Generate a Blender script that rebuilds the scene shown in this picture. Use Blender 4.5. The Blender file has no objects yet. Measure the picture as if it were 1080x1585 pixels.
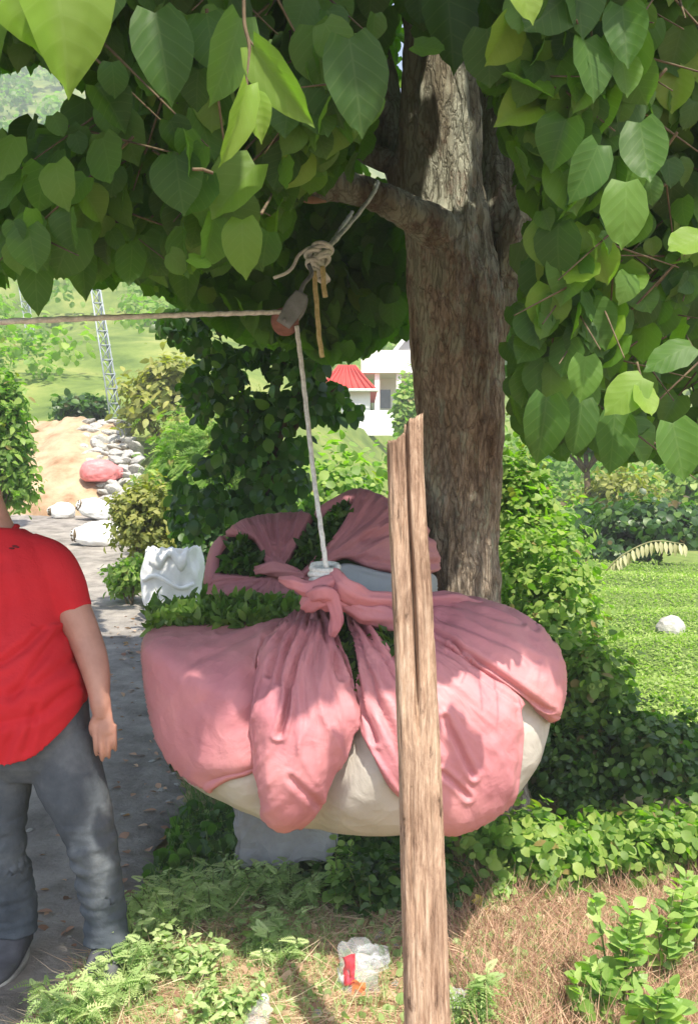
import bpy, bmesh, math, random
import numpy as np
from mathutils import Vector, Matrix, noise
from mathutils.geometry import delaunay_2d_cdt

R = math.radians
random.seed(7)
rng = np.random.default_rng(11)
scene = bpy.context.scene
col = scene.collection

# ------------------------------------------------------------------ camera, sky, sun, exposure
CAMZ = 1.5
FPX = 1500.0                      # focal length in photo pixels (photo 1080 x 1585)
cam_d = bpy.data.cameras.new('camera')
cam_d.sensor_fit = 'VERTICAL'
cam_d.sensor_height = 36.0
cam_d.lens = FPX / 1585.0 * 36.0
cam_d.clip_start = 0.05
cam_d.clip_end = 1500
cam = bpy.data.objects.new('camera', cam_d)
cam.location = (0, 0, CAMZ)
cam.rotation_euler = (R(90), 0, 0)
col.objects.link(cam)
scene.camera = cam

SUN_EL, SUN_AZ = R(57), R(18)     # sun behind the camera, a little to the right
LDIR = np.array([-math.sin(SUN_AZ) * math.cos(SUN_EL), math.cos(SUN_AZ) * math.cos(SUN_EL), -math.sin(SUN_EL)])
world = bpy.data.worlds.new('World')
scene.world = world
world.use_nodes = True
nt = world.node_tree
sky = nt.nodes.new('ShaderNodeTexSky')
sky.sky_type = 'NISHITA'
sky.sun_disc = False
sky.sun_elevation = SUN_EL
sky.sun_rotation = math.pi - SUN_AZ
sky.air_density = 1.0
sky.dust_density = 2.0
bg = nt.nodes['Background']
bg.inputs['Strength'].default_value = 0.15
nt.links.new(sky.outputs[0], bg.inputs['Color'])
sun_d = bpy.data.lights.new('sun', 'SUN')
sun_d.energy = 4.3
sun_d.angle = R(0.5)
sun_d.color = (1.0, 0.93, 0.80)
sun = bpy.data.objects.new('sun', sun_d)
sun.rotation_euler = Vector(LDIR).to_track_quat('-Z', 'Y').to_euler()
sun.location = (2, -4, 9)
col.objects.link(sun)
scene.view_settings.view_transform = 'Standard'
scene.view_settings.look = 'None'
scene.view_settings.gamma = 1
scene.view_settings.exposure = 1.15
scene.cycles.max_bounces = 8
scene.cycles.transparent_max_bounces = 12


# ------------------------------------------------------------------ helpers
def P(px, py, d):
    return Vector(((px - 540) / FPX * d, d, CAMZ - (py - 792.5) / FPX * d))


def sstep(a, b, x):
    t = np.clip((x - a) / (b - a), 0, 1)
    return t * t * (3 - 2 * t)


def tag(o, label=None, cat=None, group=None, kind=None):
    if label: o['label'] = label
    if cat: o['category'] = cat
    if group: o['group'] = group
    if kind: o['kind'] = kind
    return o


def empty(name, loc=(0, 0, 0)):
    o = bpy.data.objects.new(name, None)
    o.empty_display_size = 0.1
    o.location = loc
    col.objects.link(o)
    return o


def link(name, me, mat=None, parent=None, smooth=True):
    o = bpy.data.objects.new(name, me)
    col.objects.link(o)
    if mat is not None:
        me.materials.append(mat)
    if parent is not None:
        o.parent = parent
        p = parent
        t = Vector((0, 0, 0))
        while p is not None:              # keep world-space mesh coordinates
            t += p.location
            p = p.parent
        o.location = -t
    if smooth and len(me.polygons):
        me.polygons.foreach_set('use_smooth', [True] * len(me.polygons))
    return o


def fin(pts, *more):
    return [Vector(p) for p in pts]


def spline(pts, n):
    """Catmull-Rom through points of any dimension -> n samples"""
    a = np.array([list(p) for p in pts], float)
    if len(a) == 2:
        t = np.linspace(0, 1, n)[:, None]
        return a[0] * (1 - t) + a[1] * t
    e = np.vstack([2 * a[0] - a[1], a, 2 * a[-1] - a[-2]])
    m = len(a) - 1
    out = []
    for u in np.linspace(0, m, n):
        i = min(int(u), m - 1)
        t = u - i
        p0, p1, p2, p3 = e[i], e[i + 1], e[i + 2], e[i + 3]
        out.append(0.5 * (2 * p1 + (p2 - p0) * t + (2 * p0 - 5 * p1 + 4 * p2 - p3) * t * t + (3 * p1 - p0 - 3 * p2 + p3) * t ** 3))
    return np.array(out)


class MB:
    def __init__(s):
        s.v, s.f = [], []

    def tube(s, pts, rad, seg=10, n=None, disp=None, flat=None, cap=True):
        """pts+radius splined; disp(t, ang, pos)-> extra radius; flat=(ku,kv)"""
        pr = [list(p) + [r] for p, r in zip(pts, rad if hasattr(rad, '__len__') else [rad] * len(pts))]
        n = n or max(2, (len(pts) - 1) * 6)
        q = spline(pr, n)
        b = len(s.v)
        up = Vector((0.13, 0.97, 0.2))
        prev = None
        for i in range(n):
            a = Vector(q[max(0, i - 1)][:3]); c = Vector(q[min(n - 1, i + 1)][:3])
            tn = (c - a).normalized()
            if prev is None:
                u = tn.cross(up)
                if u.length < 1e-4: u = tn.cross(Vector((1, 0, 0)))
                u.normalize()
            else:
                u = (prev - tn * prev.dot(tn)).normalized()
            prev = u
            w = tn.cross(u)
            ku, kv = flat if flat else (1, 1)
            for k in range(seg):
                an = 2 * math.pi * k / seg
                r = max(q[i][3], 1e-4)
                d = u * math.cos(an) * ku + w * math.sin(an) * kv
                p = Vector(q[i][:3]) + d * r
                if disp: p += d * disp(i / (n - 1), an, p)
                s.v.append(p)
        for i in range(n - 1):
            for k in range(seg):
                k2 = (k + 1) % seg
                s.f.append((b + i * seg + k, b + i * seg + k2, b + (i + 1) * seg + k2, b + (i + 1) * seg + k))
        if cap:
            s.f.append(tuple(b + k for k in range(seg))[::-1])
            s.f.append(tuple(b + (n - 1) * seg + k for k in range(seg)))
        return s

    def box(s, c, size, rot=None, jit=0.0):
        b = len(s.v)
        for z in (-1, 1):
            for y in (-1, 1):
                for x in (-1, 1):
                    p = Vector((x * size[0] / 2, y * size[1] / 2, z * size[2] / 2))
                    if jit: p += Vector((random.uniform(-jit, jit), random.uniform(-jit, jit), random.uniform(-jit, jit)))
                    if rot: p = rot @ p
                    s.v.append(Vector(c) + p)
        for f in ((0, 2, 3, 1), (4, 5, 7, 6), (0, 1, 5, 4), (2, 6, 7, 3), (0, 4, 6, 2), (1, 3, 7, 5)):
            s.f.append(tuple(b + i for i in f))
        return s

    def ring_loft(s, rings, seg=24, cap=True):
        """rings: (cx,cy,cz,rx,ry[,power]) horizontal ellipses"""
        b = len(s.v)
        for r in rings:
            for k in range(seg):
                a = 2 * math.pi * k / seg
                s.v.append(Vector((r[0] + r[3] * math.cos(a), r[1] + r[4] * math.sin(a), r[2])))
        m = len(rings)
        for i in range(m - 1):
            for k in range(seg):
                k2 = (k + 1) % seg
                s.f.append((b + i * seg + k, b + i * seg + k2, b + (i + 1) * seg + k2, b + (i + 1) * seg + k))
        if cap:
            s.f.append(tuple(b + k for k in range(seg))[::-1])
            s.f.append(tuple(b + (m - 1) * seg + k for k in range(seg)))
        return s

    def ell(s, c, r, nu=20, nv=12, rot=None):
        b = len(s.v)
        for j in range(nv + 1):
            ph = math.pi * j / nv
            for k in range(nu):
                a = 2 * math.pi * k / nu
                p = Vector((r[0] * math.sin(ph) * math.cos(a), r[1] * math.sin(ph) * math.sin(a), r[2] * math.cos(ph)))
                if rot: p = rot @ p
                s.v.append(Vector(c) + p)
        for j in range(nv):
            for k in range(nu):
                k2 = (k + 1) % nu
                s.f.append((b + j * nu + k, b + (j + 1) * nu + k, b + (j + 1) * nu + k2, b + j * nu + k2))
        return s

    def mesh(s, name):
        me = bpy.data.meshes.new(name)
        me.from_pydata([tuple(v) for v in s.v], [], s.f)
        me.update()
        return me

    def build(s, name, mat, parent=None, smooth=True):
        return link(name, s.mesh(name), mat, parent, smooth)

    def remesh(s, name, mat, parent=None, voxel=0.008, smooth_it=6, disp=None):
        tmp = bpy.data.objects.new('tmp', s.mesh('tmp'))
        col.objects.link(tmp)
        m = tmp.modifiers.new('r', 'REMESH'); m.mode = 'VOXEL'; m.voxel_size = voxel
        if smooth_it:
            m2 = tmp.modifiers.new('s', 'SMOOTH'); m2.factor = 0.5; m2.iterations = smooth_it
        dg = bpy.context.evaluated_depsgraph_get()
        me = bpy.data.meshes.new_from_object(tmp.evaluated_get(dg))
        bpy.data.objects.remove(tmp)
        me.name = name
        if disp:
            for v in me.vertices:
                v.co = v.co + v.normal * disp(v.co)
        me.materials.clear()
        return link(name, me, mat, parent)


def nz(v, s=1.0, o=0.0):
    return noise.noise(Vector((v[0] * s + o, v[1] * s + o * 1.7, v[2] * s - o)))


# ------------------------------------------------------------------ node materials
def mat_new(name):
    m = bpy.data.materials.new(name)
    m.use_nodes = True
    n = m.node_tree
    b = n.nodes['Principled BSDF']
    return m, n, b


def N(nt, t, **kw):
    n = nt.nodes.new(t)
    for k, v in kw.items():
        if k.startswith('i_'):
            key = k[2:]
            key = int(key) if key.isdigit() else key.replace('_', ' ')
            n.inputs[key].default_value = v
        else:
            setattr(n, k, v)
    return n


def ramp(nt, stops, src, interp='LINEAR'):
    r = nt.nodes.new('ShaderNodeValToRGB')
    r.color_ramp.interpolation = interp
    e = r.color_ramp.elements
    while len(e) < len(stops): e.new(0.5)
    for el, (p, c) in zip(e, stops):
        el.position = p
        el.color = (*c, 1) if len(c) == 3 else c
    nt.links.new(src, r.inputs[0])
    return r


def coords(nt, scale=(1, 1, 1)):
    tc = nt.nodes.new('ShaderNodeTexCoord')
    mp = nt.nodes.new('ShaderNodeMapping')
    mp.inputs['Scale'].default_value = scale
    nt.links.new(tc.outputs['Object'], mp.inputs[0])
    return mp.outputs[0]


def noisy(name, stops, scale=5, detail=6, rough=0.85, stretch=(1, 1, 1), bump=0.3, bscale=None, spec=0.3, bdist=0.02, dist=0.0):
    m, n, b = mat_new(name)
    c = coords(n, stretch)
    t = N(n, 'ShaderNodeTexNoise', i_Scale=scale, i_Detail=detail, i_Roughness=0.65, i_Distortion=dist)
    n.links.new(c, t.inputs['Vector'])
    r = ramp(n, stops, t.outputs[0])
    n.links.new(r.outputs[0], b.inputs['Base Color'])
    b.inputs['Roughness'].default_value = rough
    b.inputs['Specular IOR Level'].default_value = spec
    if bump:
        t2 = N(n, 'ShaderNodeTexNoise', i_Scale=bscale or scale * 3, i_Detail=8, i_Roughness=0.7)
        n.links.new(c, t2.inputs['Vector'])
        bp = N(n, 'ShaderNodeBump', i_Strength=bump, i_Distance=bdist)
        n.links.new(t2.outputs[0], bp.inputs['Height'])
        n.links.new(bp.outputs[0], b.inputs['Normal'])
    return m


def leaf_mat(name, stops, trans=(0.3, 0.5, 0.05), tfac=0.35, rough=0.45, vein=True, spec=0.35):
    m, n, b = mat_new(name)
    at = N(n, 'ShaderNodeAttribute', attribute_name='var')
    r = ramp(n, stops, at.outputs['Fac'])
    colr = r.outputs[0]
    if vein:
        uv = N(n, 'ShaderNodeUVMap')
        sx = N(n, 'ShaderNodeSeparateXYZ')
        n.links.new(uv.outputs[0], sx.inputs[0])
        a = N(n, 'ShaderNodeMath', operation='SUBTRACT', i_1=0.5); n.links.new(sx.outputs[0], a.inputs[0])
        ab = N(n, 'ShaderNodeMath', operation='ABSOLUTE'); n.links.new(a.outputs[0], ab.inputs[0])
        mid = N(n, 'ShaderNodeMath', operation='LESS_THAN', i_1=0.018); n.links.new(ab.outputs[0], mid.inputs[0])
        k = N(n, 'ShaderNodeMath', operation='MULTIPLY_ADD', i_1=-0.75); n.links.new(ab.outputs[0], k.inputs[0]); n.links.new(sx.outputs[1], k.inputs[2])
        k2 = N(n, 'ShaderNodeMath', operation='MULTIPLY', i_1=36.0); n.links.new(k.outputs[0], k2.inputs[0])
        sn = N(n, 'ShaderNodeMath', operation='SINE'); n.links.new(k2.outputs[0], sn.inputs[0])
        gt = N(n, 'ShaderNodeMath', operation='GREATER_THAN', i_1=0.93); n.links.new(sn.outputs[0], gt.inputs[0])
        mx = N(n, 'ShaderNodeMath', operation='MAXIMUM'); n.links.new(mid.outputs[0], mx.inputs[0]); n.links.new(gt.outputs[0], mx.inputs[1])
        ml = N(n, 'ShaderNodeMath', operation='MULTIPLY', i_1=0.09); n.links.new(mx.outputs[0], ml.inputs[0])
        mix = N(n, 'ShaderNodeMix', data_type='RGBA')
        mix.inputs['B'].default_value = (0.28, 0.36, 0.14, 1)
        n.links.new(ml.outputs[0], mix.inputs['Factor']); n.links.new(colr, mix.inputs['A'])
        colr = mix.outputs['Result']
        bp = N(n, 'ShaderNodeBump', i_Strength=0.08, i_Distance=0.003)
        n.links.new(sn.outputs[0], bp.inputs['Height'])
        n.links.new(bp.outputs[0], b.inputs['Normal'])
    n.links.new(colr, b.inputs['Base Color'])
    b.inputs['Roughness'].default_value = rough
    b.inputs['Specular IOR Level'].default_value = spec
    tr = N(n, 'ShaderNodeBsdfTranslucent')
    tm = N(n, 'ShaderNodeMix', data_type='RGBA', blend_type='MULTIPLY')
    tm.inputs['Factor'].default_value = 1.0
    tm.inputs['B'].default_value = (*trans, 1)
    gm = N(n, 'ShaderNodeMix', data_type='RGBA', blend_type='ADD')
    gm.inputs['Factor'].default_value = 1.0
    gm.inputs['B'].default_value = (0.12, 0.16, 0.03, 1)
    n.links.new(colr, gm.inputs['A'])
    sc = N(n, 'ShaderNodeMix', data_type='RGBA', blend_type='MULTIPLY')
    n.links.new(gm.outputs['Result'], tm.inputs['A'])
    bright = N(n, 'ShaderNodeVectorMath', operation='SCALE'); bright.inputs['Scale'].default_value = 2.2
    n.links.new(tm.outputs['Result'], bright.inputs[0])
    n.links.new(bright.outputs[0], tr.inputs['Color'])
    ms = N(n, 'ShaderNodeMixShader'); ms.inputs[0].default_value = tfac
    n.links.new(b.outputs[0], ms.inputs[1]); n.links.new(tr.outputs[0], ms.inputs[2])
    n.links.new(ms.outputs[0], n.nodes['Material Output'].inputs['Surface'])
    return m


# ------------------------------------------------------------------ leaf templates (x across, y along, z normal)
def tmpl(rows, fold=0.25, droop=0.25, wav=0.0):
    v, uv, f = [], [], []
    mx = max(h for _, h in rows)
    idx = []
    for i, (t, h) in enumerate(rows):
        z0 = -droop * t * t
        if h < 1e-6:
            idx.append((len(v),))
            v.append((0, t, z0)); uv.append((0.5, t))
        else:
            ids = []
            for sx in (-1, -0.5, 0, 0.5, 1) if len(rows) > 5 else (-1, 0, 1):
                ids.append(len(v))
                w = wav * math.sin(i * 2.3 + sx * 2) * abs(sx)
                v.append((sx * h, t - (0.10 * abs(sx) ** 2 if i == 1 and len(rows) > 6 else 0), z0 + fold * abs(sx * h) - 0.35 * fold * abs(sx) ** 3 * h + w))
                uv.append((0.5 + 0.5 * sx * h / mx, t))
            idx.append(tuple(ids))
    for a, b in zip(idx[:-1], idx[1:]):
        if len(a) == 1 and len(b) > 1:
            for j in range(len(b) - 1): f.append((a[0], b[j + 1], b[j]))
        elif len(b) == 1 and len(a) > 1:
            for j in range(len(a) - 1): f.append((a[j], a[j + 1], b[0]))
        elif len(a) > 1:
            for j in range(len(a) - 1): f.append((a[j], a[j + 1], b[j + 1], b[j]))
    return np.array(v, float), f, np.array(uv, float)


LIME_ROWS = [(0, 0), (0.02, .26), (0.12, .43), (0.28, .50), (0.45, .50), (0.61, .44), (0.75, .33), (0.86, .19), (0.93, .07), (1.0, 0)]
LIME = [tmpl(LIME_ROWS, .3, .22, .025), tmpl(LIME_ROWS, .12, .5, .035), tmpl(LIME_ROWS, .6, .1, .03), tmpl(LIME_ROWS, -.15, .3, .04), tmpl(LIME_ROWS, .85, .35, .03), tmpl(LIME_ROWS, .2, -.15, .04)]
OVAL_ROWS = [(0, 0), (0.25, .2), (0.5, .27), (0.78, .17), (1, 0)]
OVAL = [tmpl(OVAL_ROWS, .3, .25), tmpl(OVAL_ROWS, .15, .5), tmpl(OVAL_ROWS, .5, .05)]
ROUND_ROWS = [(0, 0), (0.2, .32), (0.5, .42), (0.8, .3), (1, 0)]
ROUND = [tmpl(ROUND_ROWS, .25, .25), tmpl(ROUND_ROWS, .1, .45)]
TEA_ROWS = [(0, 0), (0.3, .17), (0.6, .19), (0.85, .1), (1, 0)]
TEA = [tmpl(TEA_ROWS, .35, .2), tmpl(TEA_ROWS, .2, .6)]
BLADE = [tmpl([(0, .03), (.5, .028), (1, 0)], 0, .5), tmpl([(0, .03), (.5, .022), (1, 0)], 0, .15), tmpl([(0, .02), (.5, .02), (1, 0)], 0, .9)]


def fern_t(npair=8, droop=.35):
    v, f, uv = [], [], []
    def quad(a, b, w, nrm=(0, 0, 1)):
        a = np.array(a); b = np.array(b); d = b - a; s = np.cross(d, (0, 0, 1.0)); s = s / np.linalg.norm(s) * w
        m = a * .55 + b * .45
        i = len(v)
        v.extend([a, m + s, b, m - s]); uv.extend([(.5, 0), (0, .5), (.5, 1), (1, .5)]); f.append((i, i + 1, i + 2, i + 3))
    quad((0, 0, 0), (0, 1, -droop), .012)
    for k in range(npair):
        t = .15 + .8 * k / npair
        L = .34 * (1 - (t - .25) ** 2 * 1.3) * (1.05 - t * .6)
        z = -droop * t * t
        for s in (-1, 1):
            quad((0, t, z), (s * L, t + .16, z - .08 * L), .055)
    quad((0, .93, -droop * .9), (0, 1.1, -droop * 1.1), .05)
    return np.array(v, float), f, np.array(uv, float)


FERN = [fern_t(8, .3), fern_t(7, .7)]


def leaves(name, T, Pp, D, Nn, S, W, V, mat, parent=None):
    """one mesh of many leaves; arrays of position, tip direction, normal, length, width factor, colour variation"""
    Pp, D, Nn = np.asarray(Pp, float), np.asarray(D, float), np.asarray(Nn, float)
    S, W, V = [np.broadcast_to(np.asarray(a, float), (len(Pp),)) for a in (S, W, V)]
    y = D / np.linalg.norm(D, axis=1, keepdims=True)
    x = np.cross(y, Nn); x /= np.maximum(np.linalg.norm(x, axis=1, keepdims=True), 1e-6)
    z = np.cross(x, y)
    pick = rng.integers(0, len(T), len(Pp))
    av, af_i, af_n, auv, avar = [], [], [], [], []
    off = 0
    for k, (tv, tf, tu) in enumerate(T):
        I = np.where(pick == k)[0]
        if not len(I): continue
        n, m = len(I), len(tv)
        s = S[I][:, None, None]
        co = Pp[I][:, None, :] + s * (x[I][:, None, :] * (tv[None, :, 0:1] * W[I][:, None, None]) + y[I][:, None, :] * tv[None, :, 1:2] + z[I][:, None, :] * tv[None, :, 2:3])
        av.append(co.reshape(-1, 3))
        avar.append(np.repeat(V[I], m))
        loops = np.array([i for f in tf for i in f])
        cnt = np.array([len(f) for f in tf])
        af_i.append((loops[None, :] + (off + np.arange(n) * m)[:, None]).ravel())
        af_n.append(np.tile(cnt, n))
        auv.append(np.tile(tu[loops], (n, 1)))
        off += n * m
    v = np.concatenate(av); li = np.concatenate(af_i); ln = np.concatenate(af_n); uv = np.concatenate(auv); var = np.concatenate(avar)
    me = bpy.data.meshes.new(name)
    me.vertices.add(len(v)); me.vertices.foreach_set('co', v.astype(np.float32).ravel())
    me.loops.add(len(li)); me.loops.foreach_set('vertex_index', li.astype(np.int32))
    me.polygons.add(len(ln))
    me.polygons.foreach_set('loop_start', (np.cumsum(ln) - ln).astype(np.int32))
    me.polygons.foreach_set('loop_total', ln.astype(np.int32))
    u = me.uv_layers.new(name='UVMap'); u.data.foreach_set('uv', uv.astype(np.float32).ravel())
    a = me.attributes.new('var', 'FLOAT', 'POINT'); a.data.foreach_set('value', var.astype(np.float32))
    me.update(calc_edges=True)
    return link(name, me, mat, parent)


def in_poly(x, y, poly):
    x = np.asarray(x, float); y = np.asarray(y, float)
    r = np.zeros(x.shape, bool)
    n = len(poly); j = n - 1
    for i in range(n):
        xi, yi = poly[i]; xj, yj = poly[j]
        c = ((yi > y) != (yj > y)) & (x < (xj - xi) * (y - yi) / ((yj - yi) or 1e-9) + xi)
        r ^= c
        j = i
    return r


# ------------------------------------------------------------------ terrain heights
LZ = ((-60, 0), (4, 0), (17.5, 1.48), (20.5, 3.3), (45, 10.5), (70, 22), (120, 51), (220, 115), (320, 140))
RZ = ((-60, 0), (4, 0), (12, .62), (18, .9), (30, 2.6), (45, 5.2), (70, 13), (120, 34), (220, 90), (320, 115))


def base_h(x, y):
    x = np.asarray(x, float); y = np.asarray(y, float)
    l = np.interp(y, *zip(*LZ)); r = np.interp(y, *zip(*RZ))
    k = sstep(-1.6, .8, x / np.maximum(y, 6) * 12)
    return l * (1 - k) + r * k


ROAD_R = ((-10, .1), (0, -.55), (2.9, -.92), (3.4, -.83), (4.7, -.78), (7.8, -1.55), (13.7, -3.1), (17.6, -4.3), (22, -5.2))
ROAD_W = ((-10, 3), (4, 2.6), (12, 2.3), (17, 1.9), (22, 1.6))


def road_mask(x, y):
    r = np.interp(y, *zip(*ROAD_R)); w = np.interp(y, *zip(*ROAD_W))
    return (x < r) & (x > r - w) & (y < 18)


def gz(x, y):
    return float(base_h(x, y))

# ------------------------------------------------------------------ materials
M = {}
M['soil'] = noisy('soil', [(0.3, (.10, .065, .04)), (0.5, (.22, .15, .095)), (0.7, (.36, .26, .17))], 9, 10, .95, bump=.6, bscale=40)
M['road'] = noisy('road', [(0.32, (.15, .135, .12)), (0.5, (.29, .265, .24)), (0.68, (.43, .39, .35))], 3.2, 14, .95, bump=.9, bscale=38, bdist=.03)
M['bank'] = noisy('bank', [(.3, (.24, .14, .075)), (.48, (.42, .295, .185)), (.7, (.52, .40, .275))], 1.6, 12, .95, bump=.5, bscale=5, bdist=.1)
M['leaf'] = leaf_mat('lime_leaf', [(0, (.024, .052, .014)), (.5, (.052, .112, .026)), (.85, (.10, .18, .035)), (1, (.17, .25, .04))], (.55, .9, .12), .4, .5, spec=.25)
M['tea_leaf'] = leaf_mat('tea_leaf', [(0, (.035, .075, .015)), (.6, (.08, .15, .028)), (1, (.15, .22, .045))], (.5, .8, .12), .3, .45, vein=False)
M['tea_field'] = leaf_mat('tea_field_leaf', [(0, (.15, .21, .05)), (.6, (.26, .33, .09)), (1, (.38, .42, .16))], (.55, .85, .12), .35, .5, vein=False)
M['bright'] = leaf_mat('bright_leaf', [(0, (.24, .17, .07)), (.035, (.22, .18, .06)), (.05, (.085, .155, .032)), (.5, (.175, .255, .055)), (1, (.29, .35, .09))], (.5, .85, .1), .35, .5, vein=False)
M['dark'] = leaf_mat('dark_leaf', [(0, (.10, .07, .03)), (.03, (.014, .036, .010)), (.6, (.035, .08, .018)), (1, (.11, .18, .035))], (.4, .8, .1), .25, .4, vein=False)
M['olive'] = leaf_mat('olive_leaf', [(0, (.10, .125, .03)), (.5, (.20, .215, .055)), (1, (.31, .30, .09))], (.7, .75, .15), .3, .55, vein=False)
M['weed'] = leaf_mat('weed_leaf', [(0, (.13, .21, .06)), (.5, (.27, .355, .14)), (1, (.46, .51, .26))], (.55, .8, .2), .3, .5, vein=False)
M['broad'] = leaf_mat('broad_leaf', [(0, (.07, .14, .03)), (.5, (.18, .28, .07)), (1, (.34, .42, .14))], (.55, .85, .12), .35, .42, vein=True)
M['straw'] = leaf_mat('straw', [(0, (.16, .085, .06)), (.3, (.36, .21, .15)), (.65, (.52, .36, .25)), (1, (.72, .60, .42))], (.8, .6, .4), .15, .8, vein=False, spec=.15)
M['frond'] = leaf_mat('dry_frond', [(0, (.28, .27, .14)), (1, (.46, .44, .27))], (.8, .8, .5), .2, .6, vein=False)
M['stem'] = noisy('stem', [(.3, (.07, .05, .03)), (.7, (.16, .12, .07))], 30, 4, .85, bump=0)
M['greenstem'] = noisy('green_stem', [(.3, (.09, .13, .03)), (.7, (.16, .2, .06))], 30, 4, .7, bump=0)
M['hill'] = noisy('hill', [(.3, (.08, .14, .03)), (.5, (.15, .22, .055)), (.72, (.22, .28, .08))], .35, 10, .95, bump=.8, bscale=2.5, bdist=.4)
M['stone'] = noisy('stone', [(.3, (.22, .21, .19)), (.55, (.42, .41, .38)), (.75, (.6, .58, .54))], 6, 8, .9, bump=.6, bscale=18)
M['galv'] = noisy('galvanised_steel', [(.3, (.22, .26, .28)), (.7, (.36, .40, .42))], 8, 4, .5, bump=0, spec=.5)
M['white_wall'] = noisy('white_wall', [(.3, (.72, .70, .68)), (.7, (.82, .81, .80))], .6, 6, .8, bump=.1)
M['grey_wall'] = noisy('grey_wall', [(.3, (.36, .35, .34)), (.7, (.44, .43, .42))], .6, 6, .8, bump=.1)
M['red_roof'] = noisy('red_roof', [(.3, (.52, .045, .035)), (.7, (.62, .075, .06))], 2, 6, .6, bump=.1)
M['window'] = noisy('window_glass', [(.4, (.05, .06, .07)), (.6, (.10, .11, .12))], 1, 3, .15, bump=0, spec=.6)


def sack_mat(name, stops, weave=260, rough=.45, trans=None):
    m = noisy(name, stops, 7, 8, rough, bump=.25, bscale=14, bdist=.03, spec=.35)
    return m


M['white_sack'] = sack_mat('white_sack', [(.3, (.70, .70, .70)), (.7, (.86, .86, .85))])
M['pink_sack'] = sack_mat('pink_sack', [(.3, (.62, .16, .17)), (.7, (.75, .26, .26))])

# ------------------------------------------------------------------ ground sheet
def axis(lo, fine_lo, fine_hi, hi, d, g=1.09):
    a = list(np.arange(fine_lo, fine_hi, d)); s = d; x = fine_hi
    while x < hi: a.append(x); s *= g; x += s
    a.append(hi); s = d; x = fine_lo; b = []
    while x > lo: s *= g; x -= s; b.append(max(x, lo))
    return np.array(b[::-1] + a)


xs = axis(-260, -2.6, 2.8, 260, .045, 1.075)
ys = axis(-60, 1.6, 6.5, 320, .045, 1.045)
ys = np.unique(np.concatenate([ys[(ys < 32) | (ys > 96)], np.arange(32, 96, .5)]))
X, Y = np.meshgrid(xs, ys)
Z = base_h(X, Y)
rm = road_mask(X, Y)
k = 0
Zn = np.zeros_like(Z)
for j in range(Z.shape[0]):
    for i in range(Z.shape[1]):
        x, y = X[j, i], Y[j, i]
        if rm[j, i]:
            Zn[j, i] = -0.05
        elif y < 17:
            Zn[j, i] = .05 * noise.noise(Vector((x * 1.3, y * 1.3, 0))) + .022 * noise.noise(Vector((x * 5, y * 5, 3))) + .012 * noise.noise(Vector((x * 13, y * 13, 5)))
        else:
            Zn[j, i] = .5 * noise.noise(Vector((x * .25, y * .25, 0))) + min(2.2, y / 40) * .7 * noise.noise(Vector((x * .08, y * .08, 7)))
            if y > 34:
                zz = Z[j, i] + Zn[j, i]
                st = 1.6
                fr = zz / st - math.floor(zz / st)
                Zn[j, i] += (max(0, (fr - .55) / .45) - fr) * st * .75    # terraces
Z = Z + Zn
me = bpy.data.meshes.new('terrain')
nx, ny = len(xs), len(ys)
idx = np.arange(nx * ny).reshape(ny, nx)
quads = np.stack([idx[:-1, :-1], idx[:-1, 1:], idx[1:, 1:], idx[1:, :-1]], -1).reshape(-1, 4)
me.from_pydata(np.stack([X, Y, Z], -1).reshape(-1, 3).tolist(), [], quads.tolist())
mg, ng, bgd = mat_new('terrain')
geo = N(ng, 'ShaderNodeNewGeometry')
sx = N(ng, 'ShaderNodeSeparateXYZ'); ng.links.new(geo.outputs['Position'], sx.inputs[0])
tn = N(ng, 'ShaderNodeTexNoise', i_Scale=1.3, i_Detail=8); ng.links.new(geo.outputs['Position'], tn.inputs['Vector'])
soil = ramp(ng, [(.3, (.16, .105, .07)), (.5, (.34, .24, .155)), (.68, (.48, .36, .24))], N(ng, 'ShaderNodeTexNoise', i_Scale=9.0, i_Detail=10).outputs[0])
ng.links.new(geo.outputs['Position'], soil.inputs[0].links[0].from_node.inputs['Vector'])
tg = N(ng, 'ShaderNodeTexNoise', i_Scale=.32, i_Detail=12, i_Roughness=.72); ng.links.new(geo.outputs['Position'], tg.inputs['Vector'])
green = ramp(ng, [(.34, (.07, .115, .028)), (.5, (.15, .205, .05)), (.66, (.27, .29, .09))], tg.outputs[0])
am = N(ng, 'ShaderNodeMath', operation='MULTIPLY_ADD', i_1=3.0); ng.links.new(tn.outputs[0], am.inputs[0]); ng.links.new(sx.outputs[1], am.inputs[2])
mr = N(ng, 'ShaderNodeMapRange'); mr.inputs['From Min'].default_value = 5.5; mr.inputs['From Max'].default_value = 8.0
ng.links.new(am.outputs[0], mr.inputs[0])
mx = N(ng, 'ShaderNodeMix', data_type='RGBA'); ng.links.new(mr.outputs[0], mx.inputs['Factor']); ng.links.new(soil.outputs[0], mx.inputs['A']); ng.links.new(green.outputs[0], mx.inputs['B'])
ng.links.new(mx.outputs['Result'], bgd.inputs['Base Color']); bgd.inputs['Roughness'].default_value = .95; bgd.inputs['Specular IOR Level'].default_value = .15
tb = N(ng, 'ShaderNodeTexNoise', i_Scale=22.0, i_Detail=8); ng.links.new(geo.outputs['Position'], tb.inputs['Vector'])
bp = N(ng, 'ShaderNodeBump', i_Strength=.6, i_Distance=.03); ng.links.new(tb.outputs[0], bp.inputs['Height']); ng.links.new(bp.outputs[0], bgd.inputs['Normal'])
tag(link('ground', me, mg), kind='structure')

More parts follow.
